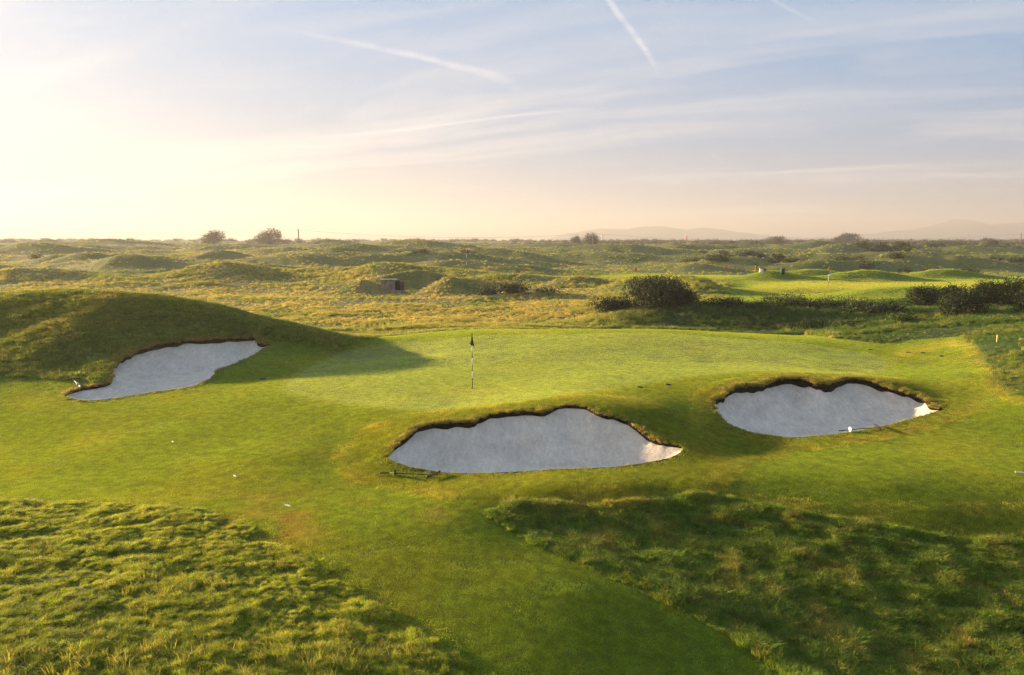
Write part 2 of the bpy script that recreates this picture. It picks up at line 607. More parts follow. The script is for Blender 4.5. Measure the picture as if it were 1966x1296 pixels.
def edge_near(x, y, P):
    """distance to the closed outline and nearest point, for few points"""
    A = P[:, :2]
    B = np.roll(A, -1, 0)
    d = B - A
    L2 = np.maximum((d ** 2).sum(1), 1e-12)
    best = np.empty(len(x))
    near = np.empty((len(x), 2))
    idx = np.empty(len(x), int)
    for i in range(0, len(x), 4000):
        q = np.stack([x[i:i + 4000], y[i:i + 4000]], 1)
        t = np.clip(((q[:, None, :] - A[None]) * d[None]).sum(2) / L2[None], 0, 1)
        n = A[None] + t[..., None] * d[None]
        dd = ((q[:, None, :] - n) ** 2).sum(2)
        k = dd.argmin(1)
        a = np.arange(len(q))
        best[i:i + 4000] = np.sqrt(dd[a, k])
        near[i:i + 4000] = n[a, k]
        idx[i:i + 4000] = k
    return best, near, idx


def zone(x, y, P, soft):
    """soft 0..1 mask of a polygon, edges feathered by `soft` metres"""
    m = np.zeros(len(x))
    box = (x > P[:, 0].min() - soft) & (x < P[:, 0].max() + soft) & (y > P[:, 1].min() - soft) & (y < P[:, 1].max() + soft)
    i = np.where(box)[0]
    if len(i) == 0:
        return m
    s = inside(x[i], y[i], P)
    d, _, _ = edge_near(x[i], y[i], P)
    sd = np.where(s, d, -d)
    m[i] = smooth(-soft, soft, sd)
    return m


# ------------------------------------------------------------------ bunker outlines (pixel, pixel, lip height)
BUNKERS = [
    dict(px=[(743, 878, .06), (752, 866, .12), (770, 848, .16), (800, 822, .18), (830, 814, .18), (870, 811, .18), (905, 809, .2), (925, 802, .2), (955, 793, .16), (1000, 789, .16), (1040, 790, .16),
             (1075, 780, .1), (1120, 780, .1), (1150, 794, .12), (1185, 801, .14), (1215, 814, .14), (1245, 838, .14), (1275, 849, .12), (1309, 857, .06), (1309, 866, .03), (1285, 880, .03), (1230, 891, .04), (1180, 897, .04),
             (1100, 901, .04), (1000, 906, .04), (900, 910, .04), (830, 905, .04), (790, 898, .04), (760, 888, .05)],
         label="deep sand bunker below the flag with a green rake in front", floor=.38),
    dict(px=[(1369, 772, .10), (1382, 764, .2), (1394, 755, .22), (1404, 746, .24), (1430, 740, .26), (1462, 740, .28), (1480, 731, .28), (1510, 726, .28), (1550, 729, .28), (1570, 736, .3), (1590, 736, .3), (1620, 727, .28), (1660, 729, .28),
             (1700, 741, .26), (1740, 753, .22), (1775, 765, .2), (1787, 780, .14), (1812, 784, .05), (1790, 793, .03), (1750, 805, .04), (1700, 817, .04), (1640, 829, .04), (1540, 840, .04), (1490, 838, .04), (1440, 830, .04), (1400, 814, .05), (1378, 792, .07)],
         label="sand bunker right of the flag with dark undercut turf lip", floor=.40),
    dict(px=[(126, 758, .06), (150, 747, .1), (200, 738, .1), (214, 728, .14), (214, 704, .2), (222, 694, .24), (240, 684, .26), (262, 673, .26), (300, 661, .26), (345, 655, .26), (400, 652, .24), (450, 649, .22), (488, 645, .2), (495, 657, .2), (518, 662, .06),
             (500, 672, .04), (470, 690, .04), (440, 702, .05), (418, 711, .07), (410, 722, .05), (385, 736, .03), (350, 746, .03), (300, 752, .03), (240, 762, .03), (180, 769, .03), (140, 766, .04)],
         label="long sand bunker cut into the shaded mound at the left", floor=.2),
    dict(px=[(1886, 563, .2), (1900, 556, .35), (1920, 555, .35), (1940, 557, .35), (1952, 563, .2), (1940, 568, .05), (1915, 569, .05), (1896, 567, .05)],
         label="small far sand bunker half hidden behind the right gorse", floor=.3),
]
for b in BUNKERS:
    g = ray_ground([(q[0], q[1]) for q in b['px']])
    P = np.column_stack([g[:, :2], [q[2] for q in b['px']]])
    b['out'] = catmull(P, 9)
    b['out'][:, 2] = np.maximum(b['out'][:, 2], 0.02)
    n_ = len(b['out'])
    jit_ = rng.normal(0, 1, (n_, 2))
    for _ in range(3):
        jit_ = (jit_ + np.roll(jit_, 1, 0) + np.roll(jit_, -1, 0)) / 1.9
    b['out'][:, :2] += jit_ * (.004 + .012 * np.clip(b['out'][:, 2:] / .25, 0, 1)) * .55
    b['out'][:, 2] *= np.clip(1 + .08 * jit_[:, 0], .7, 1.3)

# ------------------------------------------------------------------ mowing zones (photo outline -> ground)
def zpoly(pts, extra=(), n=4, close=True):
    g = ray_ground(pts)[:, :2]
    P = np.vstack([g] + ([np.array(extra)] if len(extra) else []))
    return P


Z_ROUGH_L = zpoly([(0, 962), (200, 968), (390, 980), (470, 1008), (520, 1038), (620, 1098), (700, 1150), (760, 1190), (850, 1240), (930, 1296)], [(-.2, 8.5), (.5, 5), (-20, 5), (-30, 10), (-30, 18.2), (-20, 18.4)])
Z_ROUGH_R = zpoly([(925, 985), (1000, 968), (1150, 972), (1250, 965), (1330, 950), (1420, 960), (1520, 985), (1650, 1005), (1800, 1030), (1966, 1045)], [(20, 18.5), (30, 18), (40, 8), (20, 5), (5, 5), (4.2, 9.5)] + [tuple(q) for q in ray_ground([(1500, 1290), (1400, 1225), (1300, 1170), (1150, 1100), (1020, 1045)])[:, :2]])
Z_SEMI_R = zpoly([(1372, 935), (1400, 950), (1450, 960), (1560, 975), (1700, 981), (1966, 980)], [(30, 19), (30, 17)] + [tuple(q) for q in ray_ground([(1966, 1045), (1650, 1005), (1420, 960), (1340, 945)])[:, :2]])
Z_GREEN = zpoly([(528, 748), (560, 720), (600, 702), (650, 680), (690, 668), (740, 658), (820, 652), (900, 646), (1000, 641), (1100, 641), (1250, 637), (1400, 649), (1550, 660), (1660, 676), (1700, 688), (1713, 702), (1704, 713), (1650, 718),
                 (1560, 716), (1450, 715), (1350, 722), (1250, 738), (1150, 752), (1050, 768), (950, 780), (850, 788), (760, 788), (680, 780), (600, 768), (555, 758)])
Z_COLL_C = zpoly([(655, 890), (660, 868), (690, 835), (740, 810), (800, 797), (900, 786), (1000, 772), (1100, 760), (1200, 765), (1300, 790), (1340, 830), (1380, 870), (1385, 905), (1372, 935), (1250, 962), (1100, 968), (950, 970), (840, 950), (740, 930), (680, 915)])
Z_COLL_R = zpoly([(1340, 790), (1340, 760), (1380, 740), (1450, 722), (1550, 717), (1700, 725), (1800, 745), (1872, 765), (1868, 785), (1800, 812), (1700, 838), (1600, 855), (1500, 868), (1420, 892), (1385, 920), (1372, 935), (1375, 880), (1345, 830)])
Z_COLL_B = zpoly([(1713, 690), (1760, 668), (1830, 655), (1880, 690), (1900, 730), (1940, 765), (1966, 772)], [(32, 30), (45, 30), (50, 42), (30, 42)])
Z_MOUND = zpoly([(0, 720), (120, 728), (205, 735), (212, 705), (240, 684), (330, 654), (490, 645), (530, 655), (600, 664), (650, 670)], [(-8.5, 44), (-9, 49), (-20, 62), (-70, 70), (-70, 30), (-40, 28), (-30, 29.5)])
Z_BEYOND = np.vstack([np.array([(-70, 50), (-20, 49), (-12, 46.5)]), np.array([(-9.5, 46), (-7.0, 47.5), (-2, 48), (2, 47)]), np.array([(5, 47.2), (9, 47), (12, 46.5)]), ray_ground([(1440, 637), (1480, 633), (1530, 636), (1600, 650), (1690, 661), (1760, 652), (1850, 645), (1885, 688), (1915, 738), (1966, 766)])[:, :2],
                      np.array([(30, 27), (60, 27), (4000, 900), (4000, 6000), (-4000, 6000), (-4000, 300)])])
Z_FAIR2 = np.array([(pxd(a, d), d) for a, d in [(1395, 68), (1440, 63), (1600, 62), (1760, 64), (1900, 67), (2150, 68), (2150, 106), (1900, 108), (1800, 112), (1690, 118), (1560, 124), (1400, 128), (1250, 130), (1140, 124), (1120, 112), (1300, 108), (1400, 98), (1405, 86), (1385, 78)]])
Z_GREEN2 = np.array([(pxd(a, d), d) for a, d in [(1440, 78), (1560, 74), (1700, 76), (1850, 80), (1960, 84), (1930, 92), (1750, 92), (1600, 93), (1480, 92), (1440, 86)]])

# colours (linear albedo)
C_FAIR = np.array([.092, .124, .012])
C_GREEN = np.array([.150, .184, .042])
C_SEMI = np.array([.058, .082, .010])
C_ROUGH = np.array([.080, .100, .008])
C_DRY = np.array([.20, .17, .055])
C_DUNE = np.array([.125, .135, .032])
C_LUSH = np.array([.024, .052, .008])
C_SOIL = np.array([.20, .095, .045])
RED_SPOTS = [(q[0], q[1], s) for q, s in zip(ray_ground([(450, 972), (610, 942), (570, 1012), (480, 985), (400, 1000), (690, 960), (840, 985), (560, 1000)]), (.9, .55, .6, .5, .5, .35, .35, .4))]


def zones(x, y):
    z = {}
    z['rl'] = zone(x, y, Z_ROUGH_L, .10)
    z['rr'] = zone(x, y, Z_ROUGH_R, .10)
    z['semi'] = np.maximum(zone(x, y, Z_SEMI_R, .08), 0) * (1 - z['rr'])
    z['green'] = zone(x, y, Z_GREEN, .12)
    z['coll'] = np.maximum.reduce([zone(x, y, Z_COLL_C, .13), zone(x, y, Z_COLL_R, .13), zone(x, y, Z_COLL_B, .2)]) * (1 - z['green'])
    z['mound'] = zone(x, y, Z_MOUND, .5)
    far = y > 58
    bz = zone(x, y, Z_BEYOND, .25) if not far.all() else np.ones(len(x))
    z['beyond'] = np.maximum(bz, (y > 50) & (np.abs(x) < y)) * 1.0
    f2 = zone(x, y, Z_FAIR2, 1.0)
    z['green2'] = zone(x, y, Z_GREEN2, .5)
    z['fair2'] = f2
    z['beyond'] = z['beyond'] * (1 - f2)
    return z


def ground_colour(x, y, z):
    n1 = fbm(x, y, 6, 4, .6, 100)
    n2 = fbm(x, y, 1.3, 3, .6, 110)
    n3 = fbm(x, y, 22, 3, .55, 120)
    c = np.tile(C_FAIR, (len(x), 1))

    def lay(col, m):
        nonlocal c
        m = np.clip(m, 0, 1)[:, None]
        c = c * (1 - m) + col * m
    lay(np.array([.15, .145, .018]), smooth(-.1, .6, n1 + .4 * n2) * .4)
    lay(C_SEMI, z['semi'] * .9)
    lay(np.array([.088, .104, .012]), z['coll'] * .85)
    lay(np.array([.17, .135, .025]), z['coll'] * smooth(.05, .5, n2 + .3 * n1) * .4)
    for key, s_ in (('coll', .75), ('semi', 1.0), ('green', .5)):
        lay(np.array([.19, .165, .03]), 4 * z[key] * (1 - z[key]) * s_)
    lay(C_GREEN, z['green'])
    lay(np.array([.175, .175, .035]), z['green'] * smooth(-.1, .5, n1) * .25)
    lay(C_ROUGH, z['rl'])
    lay(np.array([.125, .14, .014]), z['rl'] * smooth(-.1, .5, n1 + .5 * n2) * .6)
    lay(np.array([.065, .10, .011]), z['rr'])
    lay(np.array([.16, .13, .025]), z['rr'] * smooth(.05, .6, n2 + .4 * n1) * .6)
    lay(np.array([.085, .107, .018]), z['mound'])
    lay(np.array([.16, .125, .035]), z['mound'] * smooth(0, .5, n1 + .4 * n2) * .3)
    lay(C_DUNE, z['beyond'] * (1 - z['mound'] * (y < 46)))
    field = z['beyond'] * smooth(54, 62, y) * (1 - smooth(92, 104, y)) * (1 - smooth(3, 12, x - 2))
    lay(C_DRY, field * smooth(-.35, .4, n1 * .8 + n2 * .5 + .15) * .8)
    lay(np.array([.06, .095, .02]), field * smooth(.1, .5, -n1 - .4 * n2) * .8)
    dn = z['beyond'] * smooth(88, 104, y)
    lay(C_DRY, dn * smooth(-.1, .55, n1 + .5 * n3 - .4 * smooth(0, .3, x / y)) * .5)
    lay(np.array([.07, .10, .022]), dn * smooth(0, .5, -n3 - .5 * n1 + smooth(200, 1200, x * 6) * .3) * .6)
    lush = z['beyond'] * smooth(4, 12, x) * (1 - smooth(62, 72, y))
    lay(C_LUSH, lush * .9)
    lay(np.array([.10, .11, .02]), lush * smooth(0, .5, n1 + .5 * n2) * .6)
    lay(np.array([.10, .135, .018]), z['fair2'])
    lay(np.array([.15, .165, .024]), z['green2'])
    for (sx, sy, s) in RED_SPOTS:
        q = np.exp(-((x - sx) ** 2 + ((y - sy) * .7) ** 2) / (s * s))
        lay(C_SOIL, q * smooth(-.25, .45, n2) * .45)
    return np.clip(c, 0.004, 1)


# ------------------------------------------------------------------ materials
MATS = {}


def principled(name, col=(.5, .5, .5), rough=.7, spec=.3, metal=0.0):
    m = bpy.data.materials.new(name)
    m.use_nodes = True
    b = m.node_tree.nodes['Principled BSDF']
    b.inputs['Base Color'].default_value = (*col, 1)
    b.inputs['Roughness'].default_value = rough
    b.inputs['Specular IOR Level'].default_value = spec
    b.inputs['Metallic'].default_value = metal
    MATS[name] = m
    return m, NT(m.node_tree), b


def weathered(name, col, rough=.6, spec=.3, scale=8, amount=.25, bump=.2, bdist=.004, metal=0.0):
    m, k, b = principled(name, col, rough, spec, metal)
    tc = k.node('ShaderNodeTexCoord')
    n = k.noise(tc.outputs['Object'], scale, 5, .6)
    f = k.ramp(n, .3, .7, 1 - amount, 1 + amount)
    k.l.new(k.vmath('SCALE', tuple(col), scale=f), b.inputs['Base Color'])
    k.l.new(k.bump(k.noise(tc.outputs['Object'], scale * 6, 4), bump, bdist), b.inputs['Normal'])
    return m


def make_ground_mat():
    m, k, b = principled('grass_ground', rough=.85, spec=.12)
    at = k.node('ShaderNodeAttribute', attribute_name='gcol')
    zt = k.node('ShaderNodeAttribute', attribute_name='coarse')
    geo = k.node('ShaderNodeNewGeometry')
    pos = geo.outputs['Position']
    n1 = k.noise(pos, 3.5, 5, .6)
    n2 = k.noise(pos, 30, 4, .65)
    f = k.math('MULTIPLY', k.ramp(n1, .25, .75, .82, 1.18), k.ramp(n2, .25, .75, .7, 1.3))
    k.l.new(k.vmath('SCALE', at.outputs['Color'], scale=f), b.inputs['Base Color'])
    hgt = k.math('ADD', k.math('MULTIPLY', n2, .4), k.noise(pos, 110, 3, .7))
    k.l.new(k.bump(hgt, .8, .02), b.inputs['Normal'])
    b.inputs['Sheen Weight'].default_value = .0
    b.inputs['Sheen Roughness'].default_value = .5
    b.inputs['Sheen Tint'].default_value = (.8, .75, .3, 1)
    return m


def make_blade_mat(name, trans=.45, rough=.55, spec=.25, gain=2.5):
    m, k, b = principled(name, rough=rough, spec=spec)
    at = k.node('ShaderNodeAttribute', attribute_type='INSTANCER', attribute_name='tint')
    bl = k.node('ShaderNodeAttribute', attribute_name='bl')
    geo = k.node('ShaderNodeNewGeometry')
    n = k.noise(geo.outputs['Position'], 4.0, 3, .6)
    c = k.vmath('SCALE', at.outputs['Color'], scale=k.ramp(n, .25, .75, .75 * gain, 1.25 * gain))
    c = k.vmath('MULTIPLY', c, bl.outputs['Color'])
    k.l.new(c, b.inputs['Base Color'])
    tr = k.node('ShaderNodeBsdfTranslucent')
    k.l.new(k.vmath('MULTIPLY', c, (1.25, 1.1, .55)), tr.inputs['Color'])
    mx = k.node('ShaderNodeMixShader')
    mx.inputs[0].default_value = trans
    k.l.new(b.outputs[0], mx.inputs[1])
    k.l.new(tr.outputs[0], mx.inputs[2])
    k.l.new(mx.outputs[0], m.node_tree.nodes['Material Output'].inputs['Surface'])
    return m


def make_leaf_mat(name, col, col2, trans=.25):
    m, k, b = principled(name, rough=.6, spec=.2)
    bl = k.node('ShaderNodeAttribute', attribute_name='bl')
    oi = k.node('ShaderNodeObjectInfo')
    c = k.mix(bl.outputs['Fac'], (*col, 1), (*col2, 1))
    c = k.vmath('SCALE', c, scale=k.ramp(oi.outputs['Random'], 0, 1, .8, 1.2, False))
    k.l.new(c, b.inputs['Base Color'])
    tr = k.node('ShaderNodeBsdfTranslucent')
    k.l.new(k.vmath('MULTIPLY', c, (1.3, 1.2, .6)), tr.inputs['Color'])
    mx = k.node('ShaderNodeMixShader')
    mx.inputs[0].default_value = trans
    k.l.new(b.outputs[0], mx.inputs[1])
    k.l.new(tr.outputs[0], mx.inputs[2])
    k.l.new(mx.outputs[0], m.node_tree.nodes['Material Output'].inputs['Surface'])
    return m


def make_sand_mat():
    m, k, b = principled('sand', rough=.9, spec=.1)
    tc = k.node('ShaderNodeNewGeometry')
    pos = tc.outputs['Position']
    n1 = k.noise(pos, 1.1, 5, .6, .5)
    n2 = k.noise(pos, 9, 5, .65)
    c = k.mix(k.ramp(n1, .35, .7), (.69, .605, .50, 1), (.59, .51, .42, 1))
    c = k.vmath('SCALE', c, scale=k.ramp(n2, .25, .75, .93, 1.07))
    # damp stains and leaf litter
    st = k.ramp(k.noise(k.vmath('MULTIPLY', pos, (1, 1, 2)), 1.9, 6, .7, 1.0), .62, .74)
    c = k.mix(k.math('MULTIPLY', st, .42), c, (.38, .31, .24, 1))
    sk_ = k.noise(k.vmath('MULTIPLY', pos, (5.5, 1.2, 3.0)), 1.6, 6, .65, .8)
    c = k.vmath('SCALE', c, scale=k.ramp(sk_, .3, .7, .86, 1.08))
    sp = k.ramp(k.noise(pos, 26, 2, .5), .74, .79)
    c = k.mix(k.math('MULTIPLY', sp, .4), c, (.2, .16, .12, 1))
    k.l.new(c, b.inputs['Base Color'])
    wv = k.node('ShaderNodeTexWave', wave_type='BANDS', bands_direction='DIAGONAL')
    wv.inputs['Scale'].default_value = 5.5
    wv.inputs['Distortion'].default_value = 7.0
    wv.inputs['Detail'].default_value = 2.0
    wv.inputs['Detail Scale'].default_value = .5
    k.l.new(pos, wv.inputs['Vector'])
    hh = k.math('ADD', k.math('MULTIPLY', wv.outputs['Fac'], .35), k.math('MULTIPLY', k.noise(pos, 14, 5, .7), .9))
    k.l.new(k.bump(hh, .7, .04), b.inputs['Normal'])
    return m


M_GROUND = make_ground_mat()
M_BLADE = make_blade_mat('grass_blade', .42)
M_DRYBLADE = make_blade_mat('dune_grass_blade', .42, .6, .2)
M_SAND = make_sand_mat()
M_TURF = weathered('turf_edge_soil', (.022, .017, .010), .95, .1, 5, .5, .8, .03)
M_GORSE = make_leaf_mat('gorse_leaf', (.010, .021, .006), (.034, .047, .010), .2)
M_SHRUB = make_leaf_mat('shrub_leaf', (.022, .042, .010), (.07, .095, .018), .28)
M_FARLEAF = make_leaf_mat('far_leaf', (.03, .04, .016), (.06, .07, .02), .2)
M_BARK = weathered('bark', (.085, .06, .042), .9, .1, 6, .4, .6, .02)
M_BLACK = weathered('black_plastic', (.012, .013, .012), .45, .4, 20, .3)
M_WHITE = weathered('white_paint', (.78, .76, .72), .5, .3, 20, .08)
M_GREENP = weathered('green_plastic', (.012, .075, .035), .4, .4, 20, .25)
M_FLAG = weathered('black_flag_cloth', (.010, .011, .012), .85, .1, 30, .3)
M_WOOD = weathered('weathered_pole_wood', (.16, .115, .075), .85, .15, 4, .3, .5, .02)
M_POST = weathered('orange_stained_wood', (.42, .17, .06), .7, .2, 9, .2)
M_CONC = weathered('old_concrete', (.24, .20, .165), .9, .15, 1.6, .35, .6, .03)
M_DARK = weathered('dark_opening', (.01, .01, .01), .95, .05, 3, .2)
M_RED = weathered('red_lighthouse_paint', (.55, .045, .03), .6, .3, .2, .1)
M_WALL = weathered('pale_render', (.62, .58, .54), .8, .2, .1, .1)
M_ROOF = weathered('grey_slate', (.14, .13, .13), .8, .2, .2, .15)
M_STONE = weathered('pier_stone', (.17, .16, .15), .9, .15, .1, .25)
M_HILL = weathered('far_hill_heath', (.085, .09, .085), .95, .05, .002, .3)
M_BLUE = weathered('blue_grey_metal', (.30, .38, .50), .5, .4, 10, .1)
M_WIRE = weathered('wire_rubber', (.03, .028, .026), .6, .3, 3, .1)

# ------------------------------------------------------------------ the ground sheet
def build_ground():
    fine = np.arange(-40.2, 40.21, 0.125)
    coarse_l = np.linspace(-180, -41.5, 66)
    coarse_r = np.linspace(41.5, 180, 66)[:-1]
    ang = np.radians(np.concatenate([coarse_l, fine, coarse_r]))
    rad = np.concatenate([[.4, 2, 4, 6, 7.2], np.arange(8, 32, .11), np.arange(32, 60, .17), np.geomspace(60, 220, 210), np.geomspace(224, 1300, 110), np.geomspace(1360, 19000, 34)])
    na, nr = len(ang), len(rad)
    A, Rr = np.meshgrid(ang, rad)
    x, y = (Rr * np.sin(A)).ravel(), (Rr * np.cos(A)).ravel()
    # snap the grid onto bunker outlines, drop what lies inside
    dead = np.zeros(len(x), bool)
    for b in BUNKERS:
        P = b['out']
        lo, hi = P[:, :2].min(0) - 1, P[:, :2].max(0) + 1
        i = np.where((x > lo[0]) & (x < hi[0]) & (y > lo[1]) & (y < hi[1]))[0]
        d, n, _ = edge_near(x[i], y[i], P)
        ins = inside(x[i], y[i], P)
        cell = 0.62 * np.maximum(np.hypot(x[i], y[i]) * R(.125), .11 if P[:, 1].mean() < 31 else (.17 if P[:, 1].mean() < 60 else .5))
        sn = d < cell
        x[i[sn]], y[i[sn]] = n[sn, 0], n[sn, 1]
        dead[i[ins & ~sn]] = True
    z = np.empty(len(x))
    for i in range(0, len(x), 100000):
        z[i:i + 100000] = height(x[i:i + 100000], y[i:i + 100000])
    zn = {}
    zn = zones(x, y)
    rough = np.maximum.reduce([zn['rl'], zn['rr'], zn['mound'] * .6, (zn['beyond'] * (y < 100))])
    near = (np.hypot(x, y) < 120)
    lump = np.zeros(len(x))
    lump[near] = rough[near] * (0.075 * (1 - np.abs(fbm(x[near] * .8, y[near] * 1.2, .95, 3, .5, 140)) * 2.2) + 0.05 * fbm(x[near], y[near], 2.4, 2, .5, 150))
    z += lump
    col = ground_colour(x, y, zn)
    vid = np.arange(na * nr).reshape(nr, na)
    q = np.stack([vid[:-1], np.roll(vid, -1, 1)[:-1], np.roll(vid, -1, 1)[1:], vid[1:]], -1).reshape(-1, 4)
    bad = dead[q].any(1)
    # faces spanning a bunker with every corner on its outline
    q = q[~bad]
    cx, cyy = x[q].mean(1), y[q].mean(1)
    kill = np.zeros(len(q), bool)
    for b in BUNKERS:
        kill |= inside(cx, cyy, b['out'])
    q = q[~kill]
    q = q[:, ::-1]
    me = np_mesh('ground', np.column_stack([x, y, z]), q, M_GROUND, True)
    a = me.attributes.new('gcol', 'FLOAT_COLOR', 'POINT')
    a.data.foreach_set('color', np.column_stack([col, np.ones(len(x))]).astype(np.float32).ravel())
    o = mesh_obj('ground', me)
    o["kind"] = "structure"
    return o


build_ground()


def surf(x, y, zn=None):
    """ground height with the tussock relief used on the sheet"""
    if zn is None:
        zn = zones(x, y)
    rough = np.maximum.reduce([zn['rl'], zn['rr'], zn['mound'] * .6, (zn['beyond'] * (y < 100))])
    z = height(x, y)
    l = rough * (0.075 * (1 - np.abs(fbm(x * .8, y * 1.2, .95, 3, .5, 140)) * 2.2) + 0.05 * fbm(x, y, 2.4, 2, .5, 150))
    return z + np.where(np.hypot(x, y) < 120, l, 0)


# ------------------------------------------------------------------ bunkers
def build_bunker(b):
    out = b['out']
    n = len(out)
    zt = height(out[:, 0], out[:, 1])
    lip = out[:, 2]
    zb = zt - lip
    c = out[:, :2].mean(0)
    root = empty('sand_bunker', (c[0], c[1], float(zb.min())))
    tag(root, b['label'], 'bunker')
    loc = np.array([c[0], c[1], float(zb.min())])
    # sand sheet
    lo, hi = out[:, :2].min(0), out[:, :2].max(0)
    step = .075 if c[1] < 60 else .4
    gx, gy = np.meshgrid(np.arange(lo[0], hi[0], step), np.arange(lo[1], hi[1], step))
    gx, gy = gx.ravel() + rng.uniform(-.03, .03, gx.size), gy.ravel() + rng.uniform(-.03, .03, gx.size)
    ins = inside(gx, gy, out)
    gx, gy = gx[ins], gy[ins]
    d, _, _ = edge_near(gx, gy, out)
    keep = d > step * .5
    gx, gy, d = gx[keep], gy[keep], d[keep]
    w = 1.0 / (((gx[:, None] - out[None, :, 0]) ** 2 + (gy[:, None] - out[None, :, 1]) ** 2) ** 1.6 + 1e-6)
    zi = (w * zb[None]).sum(1) / w.sum(1)
    floor = np.percentile(zb, 12) - b['floor']
    # floor tilts a little up with the long axis, face sweeps up to the lip
    side = np.clip((zi - zb.min()) / max(zb.max() - zb.min(), 1e-3), 0, 1)
    t = np.clip(d / (1.05 + 1.5 * side), 0, 1)
    fall = (1 - t) ** 1.75
    zs = floor + (zi - floor) * fall
    inner = np.clip(d / .4, 0, 1)
    zs += .035 * fbm(gx, gy, .9, 3, .55, 31) * inner
    ra = fbm(gx, gy, 3.5, 2, .5, 33) * 2.2
    zs += .006 * np.sin((gx * np.cos(ra) + gy * np.sin(ra)) * 36) * inner
    for _ in range(70):
        i_ = rng.integers(0, len(gx))
        rr_ = rng.uniform(.09, .17)
        q_ = ((gx - gx[i_]) ** 2 + (gy - gy[i_]) ** 2) / (rr_ * rr_)
        zs += (-.035 * np.exp(-q_ * 1.5) + .016 * np.exp(-(np.sqrt(q_) - 1.15) ** 2 * 6)) * inner * rng.uniform(.3, 1)
    vs = [Vector((p[0], p[1])) for p in out[:, :2]] + [Vector((a_, b_)) for a_, b_ in zip(gx, gy)]
    v2, e2, f2, ov, oe, of = delaunay_2d_cdt(vs, [(i, (i + 1) % n) for i in range(n)], [], 1, 1e-5)
    zall = np.concatenate([zb, zs])
    V = [(v.x, v.y, zall[o[0]] if o else 0) for v, o in zip(v2, ov)]
    V = np.array(V) - loc
    fa = np.array([f for f in f2 if len(f) == 3])
    ctr = V[fa].mean(1) + loc
    fa = fa[inside(ctr[:, 0], ctr[:, 1], out)]
    nrm = np.cross(V[fa[:, 1]] - V[fa[:, 0]], V[fa[:, 2]] - V[fa[:, 0]])[:, 2]
    fa[nrm < 0] = fa[nrm < 0][:, ::-1]
    mesh_obj('sand', np_mesh('sand', V, fa, M_SAND, True), root)
    # cut turf wall below the lip: uneven courses
    tan = np.roll(out[:, :2], -1, 0) - np.roll(out[:, :2], 1, 0)
    tan /= np.linalg.norm(tan, axis=1)[:, None]
    nor = np.column_stack([-tan[:, 1], tan[:, 0]])
    area = 0.5 * np.sum(out[:, 0] * np.roll(out[:, 1], -1) - np.roll(out[:, 0], -1) * out[:, 1])
    if area > 0:
        nor = -nor            # points outwards
    rows = []
    prof = [(0.015, .03), (-.12, -.035), (-.34, -.015), (-.40, .03), (-.62, -.01), (-.68, .03), (-.98, .0), (-1.6, .05)]
    for k_, (fz, off) in enumerate(prof):
        jit = .02 * fbm(np.arange(n) * .9, np.full(n, k_ * 3.3), 3, 2, .6, 40)
        o_ = (off * np.minimum(lip / .12, 1) + jit * np.minimum(lip / .1, 1))[:, None]
        p = out[:, :2] + nor * o_
        zz = zt + (fz * lip if fz < 0 else fz) - (.05 if k_ == len(prof) - 1 else 0)
        rows.append(np.column_stack([p, zz]) - loc)
    V = np.vstack(rows)
    f = []
    for k_ in range(len(prof) - 1):
        for i in range(n):
            j = (i + 1) % n
            f.append((k_ * n + i, k_ * n + j, (k_ + 1) * n + j, (k_ + 1) * n + i))
    mesh_obj('turf_edge', np_mesh('turf_edge', V, np.array(f), M_TURF, True), root)
    b['root'] = root
    b['zt'] = zt
    b['nor'] = nor


for b in BUNKERS:
    build_bunker(b)

